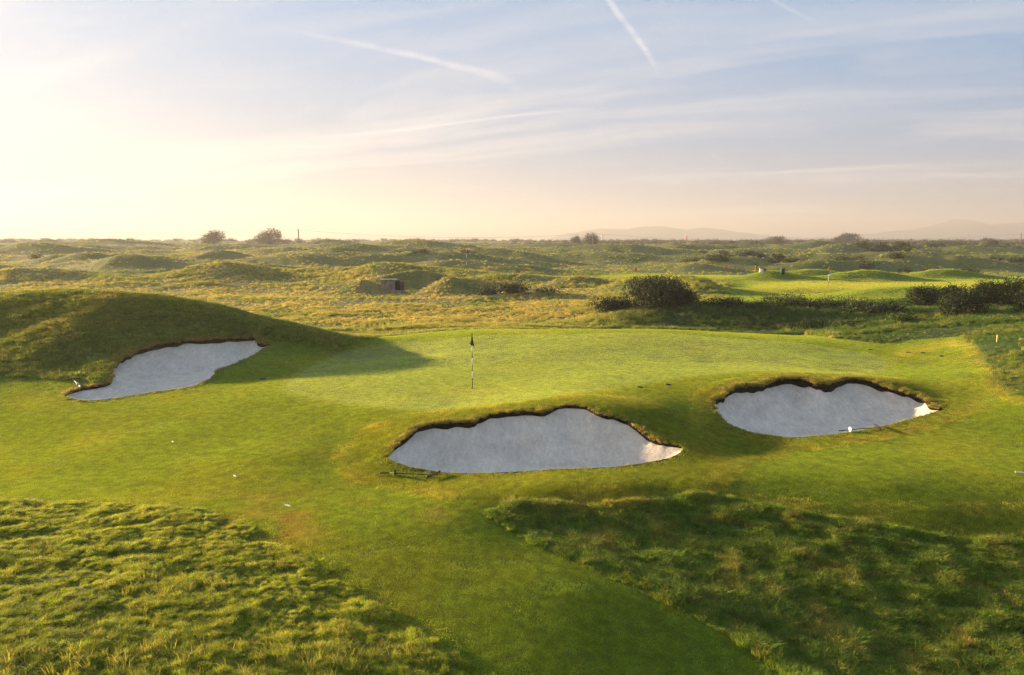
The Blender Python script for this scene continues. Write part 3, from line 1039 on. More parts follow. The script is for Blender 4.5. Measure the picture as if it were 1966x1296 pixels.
# ------------------------------------------------------------------ grass
def blade_mesh(name, n, rad, hmin, hmax, width, lean, bend, mat, seg=2, square=False, seed=1, vary=.3, comb=0.0):
    """n blades round a spot; two bent segments each"""
    r = np.random.default_rng(seed)
    if square:
        bx, by = r.uniform(-rad, rad, n), r.uniform(-rad, rad, n)
    else:
        a = r.uniform(0, 2 * math.pi, n)
        q = rad * np.sqrt(r.uniform(0, 1, n)) * r.uniform(.6, 1.0, n)
        bx, by = q * np.cos(a), q * np.sin(a)
    h = r.uniform(hmin, hmax, n)
    dirn = r.uniform(0, 2 * math.pi, n)
    dx, dy = np.cos(dirn), np.sin(dirn)
    out = np.hypot(bx, by) / max(rad, 1e-6)
    lx = lean * h * (dx * .6 + bx / max(rad, 1e-6) * .7) + comb * h
    ly = lean * h * (dy * .6 + by / max(rad, 1e-6) * .7) - comb * .3 * h
    fd = r.uniform(0, 2 * math.pi, n)
    wx, wy = np.cos(fd) * width * .5, np.sin(fd) * width * .5
    z0 = np.full(n, -.02 * (1 if hmax > .05 else .3))
    V, Fc, B = [], [], []
    p0 = np.stack([bx, by, z0], 1)
    p1 = np.stack([bx + lx * .4, by + ly * .4, h * .6], 1)
    tipz = h * (1 - bend * .35)
    p2 = np.stack([bx + lx * (1 + bend), by + ly * (1 + bend), tipz], 1)
    wv = np.stack([wx, wy, np.zeros(n)], 1)
    if seg == 2:
        V = np.stack([p0 - wv, p0 + wv, p1 - wv * .75, p1 + wv * .75, p2], 1).reshape(-1, 3)
        base = np.arange(n) * 5
        Fc = np.concatenate([np.stack([base, base + 1, base + 3], 1), np.stack([base, base + 3, base + 2], 1), np.stack([base + 2, base + 3, base + 4], 1)])
        nv = 5
    else:
        V = np.stack([p0 - wv, p0 + wv, p2], 1).reshape(-1, 3)
        base = np.arange(n) * 3
        Fc = np.stack([base, base + 1, base + 2], 1)
        nv = 3
    me = np_mesh(name, V, Fc, mat)
    c = 1 + vary * r.normal(0, 1, (n, 1)) * np.array([[1, .8, .6]]) + vary * .4 * r.normal(0, 1, (n, 3))
    c = np.clip(c, .35, 2.0)
    c = np.repeat(np.column_stack([c, np.ones(n)]), nv, 0)
    at = me.attributes.new('bl', 'FLOAT_COLOR', 'POINT')
    at.data.foreach_set('color', c.astype(np.float32).ravel())
    return me


def make_source(name, meshes):
    coll = bpy.data.collections.new(name)
    for i, me in enumerate(meshes):
        coll.objects.link(bpy.data.objects.new(f"{name}_{i:02d}", me))
    return coll


def scatter(name, pts, rot, scl, tint, idx, coll, label=None, cat=None, parent=None):
    me = bpy.data.meshes.new(name)
    me.vertices.add(len(pts))
    me.vertices.foreach_set('co', np.asarray(pts, np.float32).ravel())
    def attr(nm, ty, key, arr, dt=np.float32):
        a = me.attributes.new(nm, ty, 'POINT')
        a.data.foreach_set(key, np.asarray(arr, dt).ravel())
    attr('rot', 'FLOAT_VECTOR', 'vector', rot)
    attr('scl', 'FLOAT_VECTOR', 'vector', scl)
    attr('tint', 'FLOAT_COLOR', 'color', np.column_stack([tint, np.ones(len(pts))]))
    attr('idx', 'INT', 'value', idx, np.int32)
    o = bpy.data.objects.new(name, me)
    if parent:
        o.parent = parent
    link(o)
    ng = bpy.data.node_groups.new(name + '_scatter', 'GeometryNodeTree')
    ng.interface.new_socket('Geometry', in_out='INPUT', socket_type='NodeSocketGeometry')
    ng.interface.new_socket('Geometry', in_out='OUTPUT', socket_type='NodeSocketGeometry')
    N = ng.nodes
    gi, go = N.new('NodeGroupInput'), N.new('NodeGroupOutput')
    iop = N.new('GeometryNodeInstanceOnPoints')
    ci = N.new('GeometryNodeCollectionInfo')
    ci.inputs['Collection'].default_value = coll
    ci.inputs['Separate Children'].default_value = True
    ci.inputs['Reset Children'].default_value = True
    def na(nm, ty):
        q = N.new('GeometryNodeInputNamedAttribute')
        q.data_type = ty
        q.inputs['Name'].default_value = nm
        return q.outputs[0]
    e2r = N.new('FunctionNodeEulerToRotation')
    L = ng.links
    L.new(na('rot', 'FLOAT_VECTOR'), e2r.inputs[0])
    L.new(gi.outputs[0], iop.inputs['Points'])
    L.new(ci.outputs[0], iop.inputs['Instance'])
    iop.inputs['Pick Instance'].default_value = True
    L.new(na('idx', 'INT'), iop.inputs['Instance Index'])
    L.new(e2r.outputs[0], iop.inputs['Rotation'])
    L.new(na('scl', 'FLOAT_VECTOR'), iop.inputs['Scale'])
    L.new(iop.outputs[0], go.inputs[0])
    md = o.modifiers.new('scatter', 'NODES')
    md.node_group = ng
    tag(o, label, cat, kind='stuff')
    return o


def polar_pts(n, r0, r1, a0=-39.5, a1=39.5, power=2.0):
    """uniform (power 2) or front-heavy points in the wedge in view"""
    u = rng.uniform(0, 1, n)
    r = (r0 ** power + u * (r1 ** power - r0 ** power)) ** (1 / power)
    a = np.radians(rng.uniform(a0, a1, n))
    return r * np.sin(a), r * np.cos(a)


def off_bunker(x, y, margin=0.0):
    ok = np.ones(len(x), bool)
    for b in BUNKERS:
        P = b['out']
        ok &= ~inside(x, y, P)
        if margin:
            i = np.where((x > P[:, 0].min() - margin) & (x < P[:, 0].max() + margin) & (y > P[:, 1].min() - margin) & (y < P[:, 1].max() + margin))[0]
            if len(i):
                d, _, _ = edge_near(x[i], y[i], P)
                ok[i[d < margin]] = False
    return ok


def normal_rot(x, y, rz, amount=1.0):
    e = .12
    gx = (height(x + e, y) - height(x - e, y)) / (2 * e) * amount
    gy = (height(x, y + e) - height(x, y - e)) / (2 * e) * amount
    nz = 1 / np.sqrt(1 + gx * gx + gy * gy)
    n = np.stack([-gx * nz, -gy * nz, nz], 1)
    c, s = np.cos(rz), np.sin(rz)
    t = np.stack([c, s, gx * c + gy * s], 1)
    t /= np.linalg.norm(t, axis=1)[:, None]
    bt = np.cross(n, t)
    # columns t, bt, n
    R20, R21, R22 = t[:, 2], bt[:, 2], n[:, 2]
    R10, R00 = t[:, 1], t[:, 0]
    return np.stack([np.arctan2(R21, R22), np.arcsin(np.clip(-R20, -1, 1)), np.arctan2(R10, R00)], 1)


SRC_MOWN = make_source('mown_patch', [blade_mesh(f'mown_{i}', 420, .30, .012, .030, .010, .45, .2, M_BLADE, 1, True, 10 + i, .22) for i in range(4)])
SRC_ROUGH = make_source('rough_tuft', [blade_mesh(f'rough_{i}', 130, .17, .04, .16, .0062, .75, .5, M_BLADE, 2, False, 20 + i, .34, .10) for i in range(5)])
SRC_TALL = make_source('tall_tuft', [blade_mesh(f'tall_{i}', 70, .22, .22, .55, .014, .55, .5, M_DRYBLADE, 2, False, 30 + i, .28, .15) for i in range(5)])
SRC_WISP = make_source('dry_wisp', [blade_mesh(f'wisp_{i}', 16, .10, .25, .5, .006, .4, .3, M_DRYBLADE, 2, False, 40 + i, .25, .15) for i in range(3)])


def grass_mown():
    X, Y = [], []
    for (n, r0, r1) in ((26000, 8.2, 34), (15000, 34, 52), (22000, 64, 135)):
        x, y = polar_pts(n, r0, r1)
        X.append(x)
        Y.append(y)
    x, y = np.concatenate(X), np.concatenate(Y)
    ok = off_bunker(x, y, .30)
    x, y = x[ok], y[ok]
    z = zones(x, y)
    ok = (z['rl'] < .5) & (z['rr'] < .5) & (z['mound'] < .5) & (z['beyond'] < .5) & ((y < 58) | (z['fair2'] > .5))
    x, y = x[ok], y[ok]
    z = {k: v[ok] for k, v in z.items()}
    rz = rng.uniform(0, 2 * math.pi, len(x))
    far = np.interp(np.hypot(x, y), [8, 35, 50, 70, 130], [1, 1.25, 1.5, 2.6, 3.6])
    hs = np.where(y > 60, 2.0, 1.0) * np.where(z['green'] > .5, .4, np.where(z['coll'] + z['semi'] > .5, 2.2, 1.0))
    s = np.stack([far, far, hs], 1)
    col = ground_colour(x, y, z) * np.where(z['green'][:, None] > .5, rng.uniform(.95, 1.06, (len(x), 1)), rng.uniform(.86, 1.16, (len(x), 1)))
    scatter('mown_turf', np.column_stack([x, y, surf(x, y, z)]), normal_rot(x, y, rz), s, col * 1.15, rng.integers(0, 4, len(x)), SRC_MOWN,
            'short mown turf of fairway, collars and putting green', 'grass')


def grass_rough():
    x, y = polar_pts(60000, 7.8, 25)
    z = zones(x, y)
    k = z['rl'] + z['rr'] + z['semi'] * .25
    ok = (k > rng.uniform(.25, .75, len(x))) & off_bunker(x, y)
    x, y = x[ok], y[ok]
    z = {q: v[ok] for q, v in z.items()}
    rz = rng.uniform(0, 6.28, len(x))
    lump = fbm(x, y, 1.1, 2, .5, 155)
    s = rng.uniform(.65, 1.15, len(x)) * (1 + .55 * lump) * np.where(z['rr'] > .5, .9, .46) * np.where(z['semi'] > .5, .5, 1)
    s = np.clip(s, .3, 1.8)
    col = ground_colour(x, y, z) * np.where(z['rl'] > .5, 1.3, .95)[:, None] * (1.0 + .2 * rng.normal(0, 1, (len(x), 1)))
    col = np.clip(col, .01, 1)
    dry = rng.uniform(0, 1, len(x)) < (.05 + .10 * (lump > .25))
    col[dry] = col[dry] * .5 + np.array([.22, .17, .05]) * .5
    scatter('rough_grass', np.column_stack([x, y, surf(x, y, z)]), np.column_stack([rng.normal(0, .12, len(x)), rng.normal(0, .12, len(x)), rz]), np.stack([s, s, s], 1), col, rng.integers(0, 5, len(x)), SRC_ROUGH,
            'tussocky uncut rough grass on both sides of the mown path', 'grass')
    # seed heads and taller wisps near the camera
    x, y = polar_pts(3000, 7.8, 16)
    z = zones(x, y)
    ok = (z['rl'] + z['rr'] > .6) & (fbm(x, y, 2.2, 2, .5, 160) + .25 * (y < 11) > .25)
    x, y = x[ok], y[ok]
    s = rng.uniform(.35, .75, len(x))
    scatter('seed_grass', np.column_stack([x, y, surf(x, y)]), np.column_stack([rng.normal(0, .1, (len(x), 2)), rng.uniform(0, 6.28, len(x))]), np.stack([s * 1.2, s * 1.2, s * .8], 1), np.tile([.15, .145, .03], (len(x), 1)) * rng.uniform(.6, 1.3, (len(x), 1)),
            rng.integers(0, 3, len(x)), SRC_WISP, 'thin seeding grass stalks in the near rough', 'grass')


def grass_mound():
    x, y = polar_pts(42000, 28, 62, -39.5, -3)
    z = zones(x, y)
    ok = (z['mound'] > rng.uniform(.3, .7, len(x))) & off_bunker(x, y, .05)
    x, y = x[ok], y[ok]
    z = {q: v[ok] for q, v in z.items()}
    s = rng.uniform(.7, 1.25, len(x)) * (1 + .5 * fbm(x, y, 1.8, 2, .5, 156))
    s = np.clip(s, .35, 1.8)
    col = np.clip(ground_colour(x, y, z) * (1.0 + .18 * rng.normal(0, 1, (len(x), 1))), .01, 1)
    scatter('mound_grass', np.column_stack([x, y, surf(x, y, z)]), np.column_stack([rng.normal(0, .12, (len(x), 2)), rng.normal(0, .7, len(x))]), np.stack([s * 1.4, s * 1.4, s], 1), col, rng.integers(0, 5, len(x)), SRC_ROUGH,
            'long grass covering the shaded mound behind the left bunker', 'grass')


def mound_wisps():
    x, y = polar_pts(5200, 30, 60, -39.5, -4)
    z = zones(x, y)
    ok = (z['mound'] > .6) & off_bunker(x, y, .3) & (fbm(x, y, 3.0, 2, .5, 161) > -.05)
    x, y = x[ok], y[ok]
    s = rng.uniform(.35, .85, len(x))
    scatter('mound_stalks', np.column_stack([x, y, surf(x, y)]), np.column_stack([rng.normal(0, .12, (len(x), 2)), rng.uniform(0, 6.28, len(x))]), np.stack([s * 1.8, s * 1.8, s], 1), np.tile([.15, .13, .035], (len(x), 1)) * rng.uniform(.6, 1.3, (len(x), 1)),
            rng.integers(0, 3, len(x)), SRC_WISP, 'thin dry stalks standing in the grass of the left mound', 'grass')


def grass_beyond():
    X, Y = [], []
    for (n, r0, r1) in ((80000, 27, 75), (44000, 75, 130), (26000, 130, 260), (14000, 260, 520)):
        x, y = polar_pts(n, r0, r1)
        X.append(x)
        Y.append(y)
    x, y = np.concatenate(X), np.concatenate(Y)
    z = zones(x, y)
    field = smooth(54, 62, y) * (1 - smooth(92, 104, y)) * (1 - smooth(3, 12, x - 2))
    clump = fbm(x, y, 5, 3, .5, 170)
    p = z['beyond'] * np.where(y < 46, 1 - z['mound'], 1) * np.clip(.75 + clump, .2, 1)
    ok = (p > rng.uniform(0, 1, len(x))) & off_bunker(x, y, .2)
    x, y, clump, field = x[ok], y[ok], clump[ok], field[ok]
    z = {q: v[ok] for q, v in z.items()}
    r = np.hypot(x, y)
    s = rng.uniform(.5, 1.1, len(x)) * np.interp(r, [45, 75, 130, 260, 520], [.8, .85, .7, .75, 1.1]) * (1 + .7 * clump) * (1 - .3 * field)
    s = np.clip(s * np.where((y < 54) & (x < 8), .45, 1) * np.where((y < 45) & (x >= 8), .5, 1), .2, 4)
    col = ground_colour(x, y, z) * (1.0 + .2 * rng.normal(0, 1, (len(x), 1)))
    dry = rng.uniform(0, 1, len(x)) < (.05 + .15 * field)
    col[dry] = col[dry] * .4 + np.array([.21, .185, .07]) * .6
    sx = s * np.interp(r, [45, 100, 520], [1.1, 1.5, 2.2])
    scatter('dune_grass', np.column_stack([x, y, surf(x, y, z) - .03]), np.column_stack([rng.normal(0, .1, (len(x), 2)), rng.normal(0, .9, len(x))]), np.stack([sx, sx, s], 1), np.clip(col, .01, 1), rng.integers(0, 5, len(x)), SRC_TALL,
            'pale long dune grass over the hummocks beyond the green', 'grass')


def grass_lips():
    """fringe hanging over each bunker lip, a part of its bunker"""
    for bi, b in enumerate(BUNKERS[:3]):
        out, zt, nor = b['out'], b['zt'], b['nor']
        seg = np.linalg.norm(np.roll(out[:, :2], -1, 0) - out[:, :2], axis=1)
        cum = np.concatenate([[0], np.cumsum(seg)])
        n = int(cum[-1] * 34)
        t = rng.uniform(0, cum[-1], n)
        i = np.clip(np.searchsorted(cum, t) - 1, 0, len(out) - 1)
        f = (t - cum[i]) / np.maximum(seg[i], 1e-6)
        j = (i + 1) % len(out)
        p = out[i, :2] * (1 - f[:, None]) + out[j, :2] * f[:, None]
        lip = out[i, 2] * (1 - f) + out[j, 2] * f
        zz = zt[i] * (1 - f) + zt[j] * f
        o_ = rng.uniform(-.03, .22, n)
        p = p + nor[i] * o_[:, None]
        zz = height(p[:, 0], p[:, 1])
        keep = rng.uniform(0, 1, n) < np.clip(.35 + lip * 5, 0, 1)
        p, lip, zz = p[keep], lip[keep], zz[keep]
        s = np.clip(.26 + lip * 2.6, .2, .95) * rng.uniform(.6, 1.25, len(p)) * (1.3 if bi == 2 else 1)
        base = np.array([.12, .11, .025]) if bi < 2 else np.array([.135, .105, .035])
        col = np.tile(base, (len(p), 1)) * rng.uniform(.6, 1.35, (len(p), 1))
        low = lip < .07
        col[low] = np.array([.11, .12, .02])
        loc = np.array(b['root'].location)
        scatter('edge_grass', np.column_stack([p, zz]) - loc, np.column_stack([rng.normal(0, .2, (len(p), 2)), rng.uniform(0, 6.28, len(p))]), np.stack([s, s, s], 1), col, rng.integers(0, 5, len(p)), SRC_ROUGH, parent=b['root'])


grass_mown()
grass_rough()
grass_mound()
mound_wisps()
grass_beyond()
grass_lips()

# ------------------------------------------------------------------ bushes and trees
def crown_mesh(name, rx, ry, rz, n_clump, per, leaf, mat, seed, lobes=7, flat=.25, open_=.0):
    """leaf-sized faces in clumps over several lobes; base of the crown at z=0"""
    r = np.random.default_rng(seed)
    L = []
    for i in range(lobes):
        a = 2 * math.pi * (i + r.uniform(-.3, .3)) / lobes
        q = r.uniform(.25, .62)
        L.append((q * math.cos(a) * rx, q * math.sin(a) * ry, rz * r.uniform(.32, .62), r.uniform(.34, .5)))
    L.append((r.uniform(-.15, .15) * rx, 0, rz * .62, .48))
    V, C = [], []
    li = r.integers(0, len(L), n_clump)
    for c in range(n_clump):
        lx, ly, lz, ls = L[li[c]]
        d = r.normal(0, 1, 3)
        d /= np.linalg.norm(d)
        rad = r.uniform(.55, 1.05) ** .6
        p = np.array([lx + d[0] * ls * rx * rad, ly + d[1] * ls * ry * rad, lz + d[2] * ls * rz * rad])
        p[2] = max(p[2], rz * .03 * r.uniform(.5, 4))
        k = max(3, int(per * r.uniform(.5, 1.4)))
        sp = leaf * r.uniform(1.4, 3.2)
        pts = p + r.normal(0, 1, (k, 3)) * np.array([sp, sp, sp * .8])
        pts[:, 2] = np.maximum(pts[:, 2], leaf * .3)
        u = r.normal(0, 1, (k, 3))
        u /= np.linalg.norm(u, axis=1)[:, None]
        w = np.cross(u, d + r.normal(0, .7, (k, 3)))
        w /= np.maximum(np.linalg.norm(w, axis=1), 1e-6)[:, None]
        s = leaf * r.uniform(.6, 1.3, (k, 1))
        V.append(np.stack([pts - u * s, pts + w * s * .45, pts + u * s * 1.1, pts - w * s * .45], 1).reshape(-1, 3))
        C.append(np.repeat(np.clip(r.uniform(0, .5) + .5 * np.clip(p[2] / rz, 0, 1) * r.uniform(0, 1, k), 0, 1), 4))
    V, C = np.vstack(V), np.concatenate(C)
    f = np.arange(len(V)).reshape(-1, 4)
    me = np_mesh(name, V, f, mat)
    a = me.attributes.new('bl', 'FLOAT', 'POINT')
    a.data.foreach_set('value', C.astype(np.float32))
    return me, L


def bush(name, label, cat, x, y, w, h, mat=None, seed=1, dens=1.0, leaf=.07, group=None, depth=None, sink=.0, lobes=7, trunk=True):
    z = gz(x, y) - sink
    root = empty(name, (x, y, z))
    tag(root, label, cat, group)
    rx, ry = w / 2 * 1.05, (depth or w * .8) / 2
    n = int(dens * 150 * (rx * ry) ** .5 * h / (leaf / .07) ** 2)
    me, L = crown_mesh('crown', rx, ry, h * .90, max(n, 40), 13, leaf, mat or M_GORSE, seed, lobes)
    mesh_obj('crown', me, root)
    mb = MB()
    r = random.Random(seed)
    for (lx, ly, lz, ls) in L[::2]:
        mid = (lx * .4 + r.uniform(-.1, .1), ly * .4, lz * .5)
        mb.tube([(r.uniform(-.1, .1) * w * .3, r.uniform(-.1, .1), -.15), mid, (lx, ly, lz)], [h * .028, h * .02, h * .008], 6)
    mb.build('trunk', M_BARK, root)
    return root


def bush_px(name, label, cat, px, py_base, wpx, hpx, D=None, **kw):
    """place by where it stands in the photo (ground hit or given depth)"""
    if D is None:
        g = ground(px, py_base)
        x, y = g[0], g[1]
    else:
        x, y = pxd(px, D), D
    s = y / F
    return bush(name, label, cat, x, y, wpx * s, hpx * s, **kw)


GORSE = [  # px, base py, width, height, label
    (1262, 606, 150, 66, "largest dark gorse bush, behind the back edge of the green", 60.0),
    (1178, 612, 104, 32, "low dark gorse bush left of the largest gorse", 60.5),
    (1322, 604, 52, 34, "small gorse bush against the right flank of the largest gorse", 61.0),
    (1775, 597, 76, 42, "round gorse bush alone on the bank crest at the right", 57.0),
    (1826, 584, 52, 34, "small gorse bush right of the round one on the crest", 60.0),
    (1858, 628, 96, 58, "sprawling gorse bush lowest on the bank at the right", 50.0),
    (1893, 606, 66, 56, "upright gorse bush between the sprawling gorse and the frame edge", 54.0),
    (1945, 606, 84, 62, "tall gorse bush cut by the right edge of the picture", 53.0),
    (1990, 622, 70, 60, "gorse bush at the far right edge above the mown surround", 48.0),
]
for i, (px, py, w, h, lab, D) in enumerate(GORSE):
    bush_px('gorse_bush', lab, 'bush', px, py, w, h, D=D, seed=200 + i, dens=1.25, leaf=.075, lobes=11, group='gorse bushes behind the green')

THICKET = [  # low scrub on the bank between the two greens
    (1390, 598, 108, 22, 59.5), (1452, 606, 84, 17, 58.5), (1505, 600, 116, 25, 60), (1562, 602, 84, 17, 58), (1604, 600, 100, 22, 59), (1652, 606, 86, 27, 56), (1702, 610, 100, 30, 54), (1740, 622, 66, 22, 50), (1640, 628, 76, 16, 51), (1560, 626, 90, 16, 52.5)]
THICKET_LABELS = ["low scrub bush just right of the largest gorse", "low scrub bush second right of the largest gorse", "low scrub bush under the near edge of the far green", "low scrub bush in the middle of the shaded bank crest",
                  "bramble bush below the far flag on the bank", "bramble bush on the bank left of the round gorse", "leafy bramble bush touching the round gorse", "small bramble bush below the round gorse on the slope", "small bramble bush low on the bank, nearest the green", "small bramble bush low on the shaded bank, left of its neighbour"]
for i, (px, py, w, h, D) in enumerate(THICKET):
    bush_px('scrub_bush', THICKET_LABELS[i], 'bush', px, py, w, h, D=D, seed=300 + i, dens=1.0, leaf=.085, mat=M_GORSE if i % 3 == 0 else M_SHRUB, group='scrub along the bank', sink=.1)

for i, (px, w, h, D, lab) in enumerate([(935, 62, 20, 80, "dark low thicket left part, in the dry field beyond the green"), (985, 90, 22, 79, "dark low thicket middle part, in the dry field beyond the green"), (1045, 62, 14, 80, "dark low thicket right part, thinning out in the dry field")]):
    bush_px('thicket', lab, 'bush', px, 580, w, h, D=D, seed=330 + i, dens=.9, leaf=.10, depth=3.0, group='dark thicket in the dry field', sink=.1)

FAR_TREES = [
    (414, 52, 28, 300, "left of two lone round bushes on the hazy left horizon", M_FARLEAF),
    (520, 60, 31, 290, "right of two lone round bushes, beside the left utility pole", M_FARLEAF),
    (1085, 14, 9, 420, "tiny bush leftmost of the horizon clump by the centre pole", M_FARLEAF),
    (1105, 22, 17, 410, "middle bush of the horizon clump by the centre pole", M_FARLEAF),
    (1133, 36, 24, 400, "round tree behind the centre utility pole on the horizon", M_FARLEAF),
    (1486, 50, 17, 420, "low wide tree on the right horizon, left of the darker one", M_FARLEAF),
    (1604, 26, 14, 460, "small tree attached to the left of the broad dark horizon tree", M_FARLEAF),
    (1624, 50, 22, 440, "broad dark tree on the right horizon", M_FARLEAF),
    (1656, 18, 9, 450, "small bush just right of the broad dark horizon tree", M_FARLEAF),
    (1890, 30, 10, 520, "low tree on the horizon left of the rightmost pole", M_FARLEAF),
]
for i, (px, w, h, D, lab, m) in enumerate(FAR_TREES):
    # stand it on the skyline crest nearest to that depth
    ds = np.arange(D * .78, D * 1.25, 4.0)
    rise = (height(pxd(px, ds), ds) - CAMZ) / ds
    D = float(ds[int(np.argmax(rise - .00002 * np.abs(ds - D)))])
    x = pxd(px, D)
    s = D / F
    bush('far_tree', lab, 'tree', x, D, w * s, max(h * s, 1.2), mat=m, seed=400 + i, dens=.9, leaf=.26, group='trees on the horizon', sink=.2)


def far_scrub():
    """bush-covered ridges towards the horizon: one mass"""
    meshes = [crown_mesh(f'scrub_{i}', 2.2, 1.6, 1.5, 60, 9, .26, M_FARLEAF, 500 + i, 4)[0] for i in range(4)]
    src = make_source('scrub_source', meshes)
    X, Y = [], []
    for (n, r0, r1) in ((2600, 120, 260), (3600, 260, 600), (4200, 600, 1080)):
        x, y = polar_pts(n, r0, r1)
        X.append(x)
        Y.append(y)
    x, y = np.concatenate(X), np.concatenate(Y)
    m = fbm(x, y, 45, 3, .55, 210) + .3 * smooth(-.1, .5, x / y) + .12 * smooth(500, 900, y)
    z = zones(x, y)
    ok = (m > np.interp(y, [120, 300, 450, 700], [.60, .50, .40, .3])) & (z['beyond'] > .5) & (height(x, y) > .5)
    x, y = x[ok], y[ok]
    s = rng.uniform(.5, 1.3, len(x)) * np.interp(y, [120, 260, 600, 1080], [.55, .8, 1.1, 1.7])
    scatter('distant_scrub', np.column_stack([x, y, height(x, y) - .25 * s]), np.column_stack([np.zeros((len(x), 2)), rng.uniform(0, 6.28, len(x))]), np.stack([s * 1.3, s * 1.1, s], 1), np.ones((len(x), 3)), rng.integers(0, 4, len(x)), src,
            'dark scrub covering the distant dune ridges', 'scrub')


far_scrub()

# ------------------------------------------------------------------ flagsticks
def flag_cloth(w, h, seed, top):
    """cloth hanging in folds from the top of the stick"""
    nu, nv = 13, 16
    V = []
    r = random.Random(seed)
    for j in range(nv):
        t = j / (nv - 1)
        for i in range(nu):
            u = i / (nu - 1)
            fold = math.sin(u * 9.5 + t * 1.3 + seed) * (.02 + .05 * t)
            spread = w * (.10 + .90 * t ** 1.4)
            x = (u - .42) * spread * (1 if u < .5 else .8)
            y = fold + .015 * math.sin(u * 21 + t * 4)
            sag = (.10 * abs(u - .55) ** 1.2) * h
            z = top - t * h * (1 - .22 * (1 - u) * t) - sag * t + .01 * math.sin(u * 17)
            V.append((x, y - .02, z))
    f = []
    for j in range(nv - 1):
        for i in range(nu - 1):
            f.append((j * nu + i, j * nu + i + 1, (j + 1) * nu + i + 1, (j + 1) * nu + i))
    return V, f


def flagstick(loc, H_, bands, flag_mat, label, scale_w=.16, seed=1, radius=.0115, flag_h=.52):
    root = empty('flagstick', loc)
    tag(root, label, 'flagstick', 'flagsticks on the greens')
    z0 = 0.0
    for (z1, m) in bands:
        MB().tube([(0, 0, z0 * H_ + .001), (0, 0, z1 * H_ - .001)], radius, 10).build('pole_band', m, root, smooth=True)
        z0 = z1
    MB().tube([(0, 0, H_), (0, 0, H_ + .03)], [radius * 1.5, radius * .8], 8).build('finial', M_BLACK, root)
    V, f = flag_cloth(scale_w, flag_h, seed, H_ - .02)
    q = MB().add(V, f)
    o = q.build('flag', flag_mat, root, smooth=True)
    sd = o.modifiers.new('thick', 'SOLIDIFY')
    sd.thickness = .006
    # hole liner
    ring = MB()
    n = 20
    vs, fs = [], []
    for k_, (rr, zz) in enumerate(((.075, .004), (.054, .006), (.054, -.10), (.001, -.10))):
        for i in range(n):
            a = 2 * math.pi * i / n
            vs.append((rr * math.cos(a), rr * math.sin(a), zz))
    for k_ in range(3):
        for i in range(n):
            fs.append((k_ * n + i, k_ * n + (i + 1) % n, (k_ + 1) * n + (i + 1) % n, (k_ + 1) * n + i))
    ring.add(vs, fs).build('hole_cup', M_DARK, root)
    return root


g = ground(907, 746)
FH = 109 * math.hypot(g[0], g[1]) / F * 1.0
BW = [(.19, M_BLACK), (.315, M_WHITE), (.43, M_BLACK), (.55, M_WHITE), (.66, M_BLACK), (.76, M_WHITE), (1.0, M_BLACK)]
flagstick((g[0], g[1], g[2] + .002), FH, BW, M_FLAG, "tall black and white banded flagstick with drooping black flag on the main green", .22, 1, .016)
M_REDFLAG = weathered('faded_red_flag', (.35, .07, .06), .8, .1, 20, .2)
M_PALEFLAG = weathered('pale_flag', (.75, .55, .40), .8, .1, 20, .2)
g = ground(1590, 549)
flagstick((g[0], g[1], g[2]), 37 * g[1] / F, [(.22, M_BLACK), (.42, M_WHITE), (.6, M_WHITE), (1.0, M_BLACK)], M_REDFLAG, "distant flagstick with dark red flag on the far right green", .25, 2, .02)
ds3 = np.arange(96.0, 132.0, 1.0)
D3 = float(ds3[int(np.argmax((height(pxd(896, ds3), ds3) - CAMZ) / ds3))]) - .6
x3 = pxd(896, D3)
flagstick((x3, D3, gz(x3, D3)), 34 * D3 / F, [(.2, M_WHITE), (.4, M_BLACK), (.6, M_WHITE), (.75, M_BLACK), (1.0, M_WHITE)], M_PALEFLAG, "distant flagstick with pale flag among the dunes, behind the shelter mounds", .3, 3, .022)

# ------------------------------------------------------------------ bunker rakes
def rake(loc, heading, label, head_turn, knob_mat, handle_mat, grip_mat, L=1.5, lift=.05, tip=0.0, head_len=.6):
    """lies on the grass; local +x runs from the grip to the head"""
    root = empty('bunker_rake', loc, heading)
    tag(root, label, 'rake', 'bunker rakes')
    z0 = lift
    MB().tube([(.26, 0, z0 + .01), (L * .6, 0, z0 + .01 + tip * .6), (L, 0, z0 - .005 + tip)], [.014, .014, .013], 10).build('handle', handle_mat, root, smooth=True)
    MB().tube([(0, 0, z0 + .005), (.02, 0, z0 + .006), (.26, 0, z0 + .01)], [.012, .018, .018], 10).build('grip', grip_mat, root, smooth=True)
    # collar disc that keeps the handle off the ground
    k = MB()
    n = 18
    vs, fs = [], []
    for (xo, rr) in ((.415, .035), (.42, .085), (.445, .085), (.45, .035)):
        for i in range(n):
            a = 2 * math.pi * i / n
            vs.append((xo, rr * math.cos(a) * .82, z0 + .03 + rr * math.sin(a)))
    for q in range(3):
        for i in range(n):
            fs.append((q * n + i, q * n + (i + 1) % n, (q + 1) * n + (i + 1) % n, (q + 1) * n + i))
    fs += [tuple(range(n))[::-1], tuple(3 * n + i for i in range(n))]
    k.add(vs, fs).build('collar_disc', knob_mat, root)
    # curved head with tines
    hb = MB()
    pts = []
    for i in range(9):
        t = i / 8 - .5
        pts.append((L + .03 + .05 * (1 - 4 * t * t) + head_turn * t * .35, t * head_len, z0 + .03 + tip))
    hb.tube(pts, .022, 8)
    hd = hb.build('head', M_BLACK, root, smooth=True)
    for i in range(13):
        t = i / 12 - .5
        xx = L + .03 + .05 * (1 - 4 * t * t) + head_turn * t * .35
        MB().tube([(xx, t * head_len, z0 + .03 + tip), (xx + .015, t * head_len, z0 - .055 + tip)], [.008, .005], 5).build('tine', M_BLACK, hd)
    return root


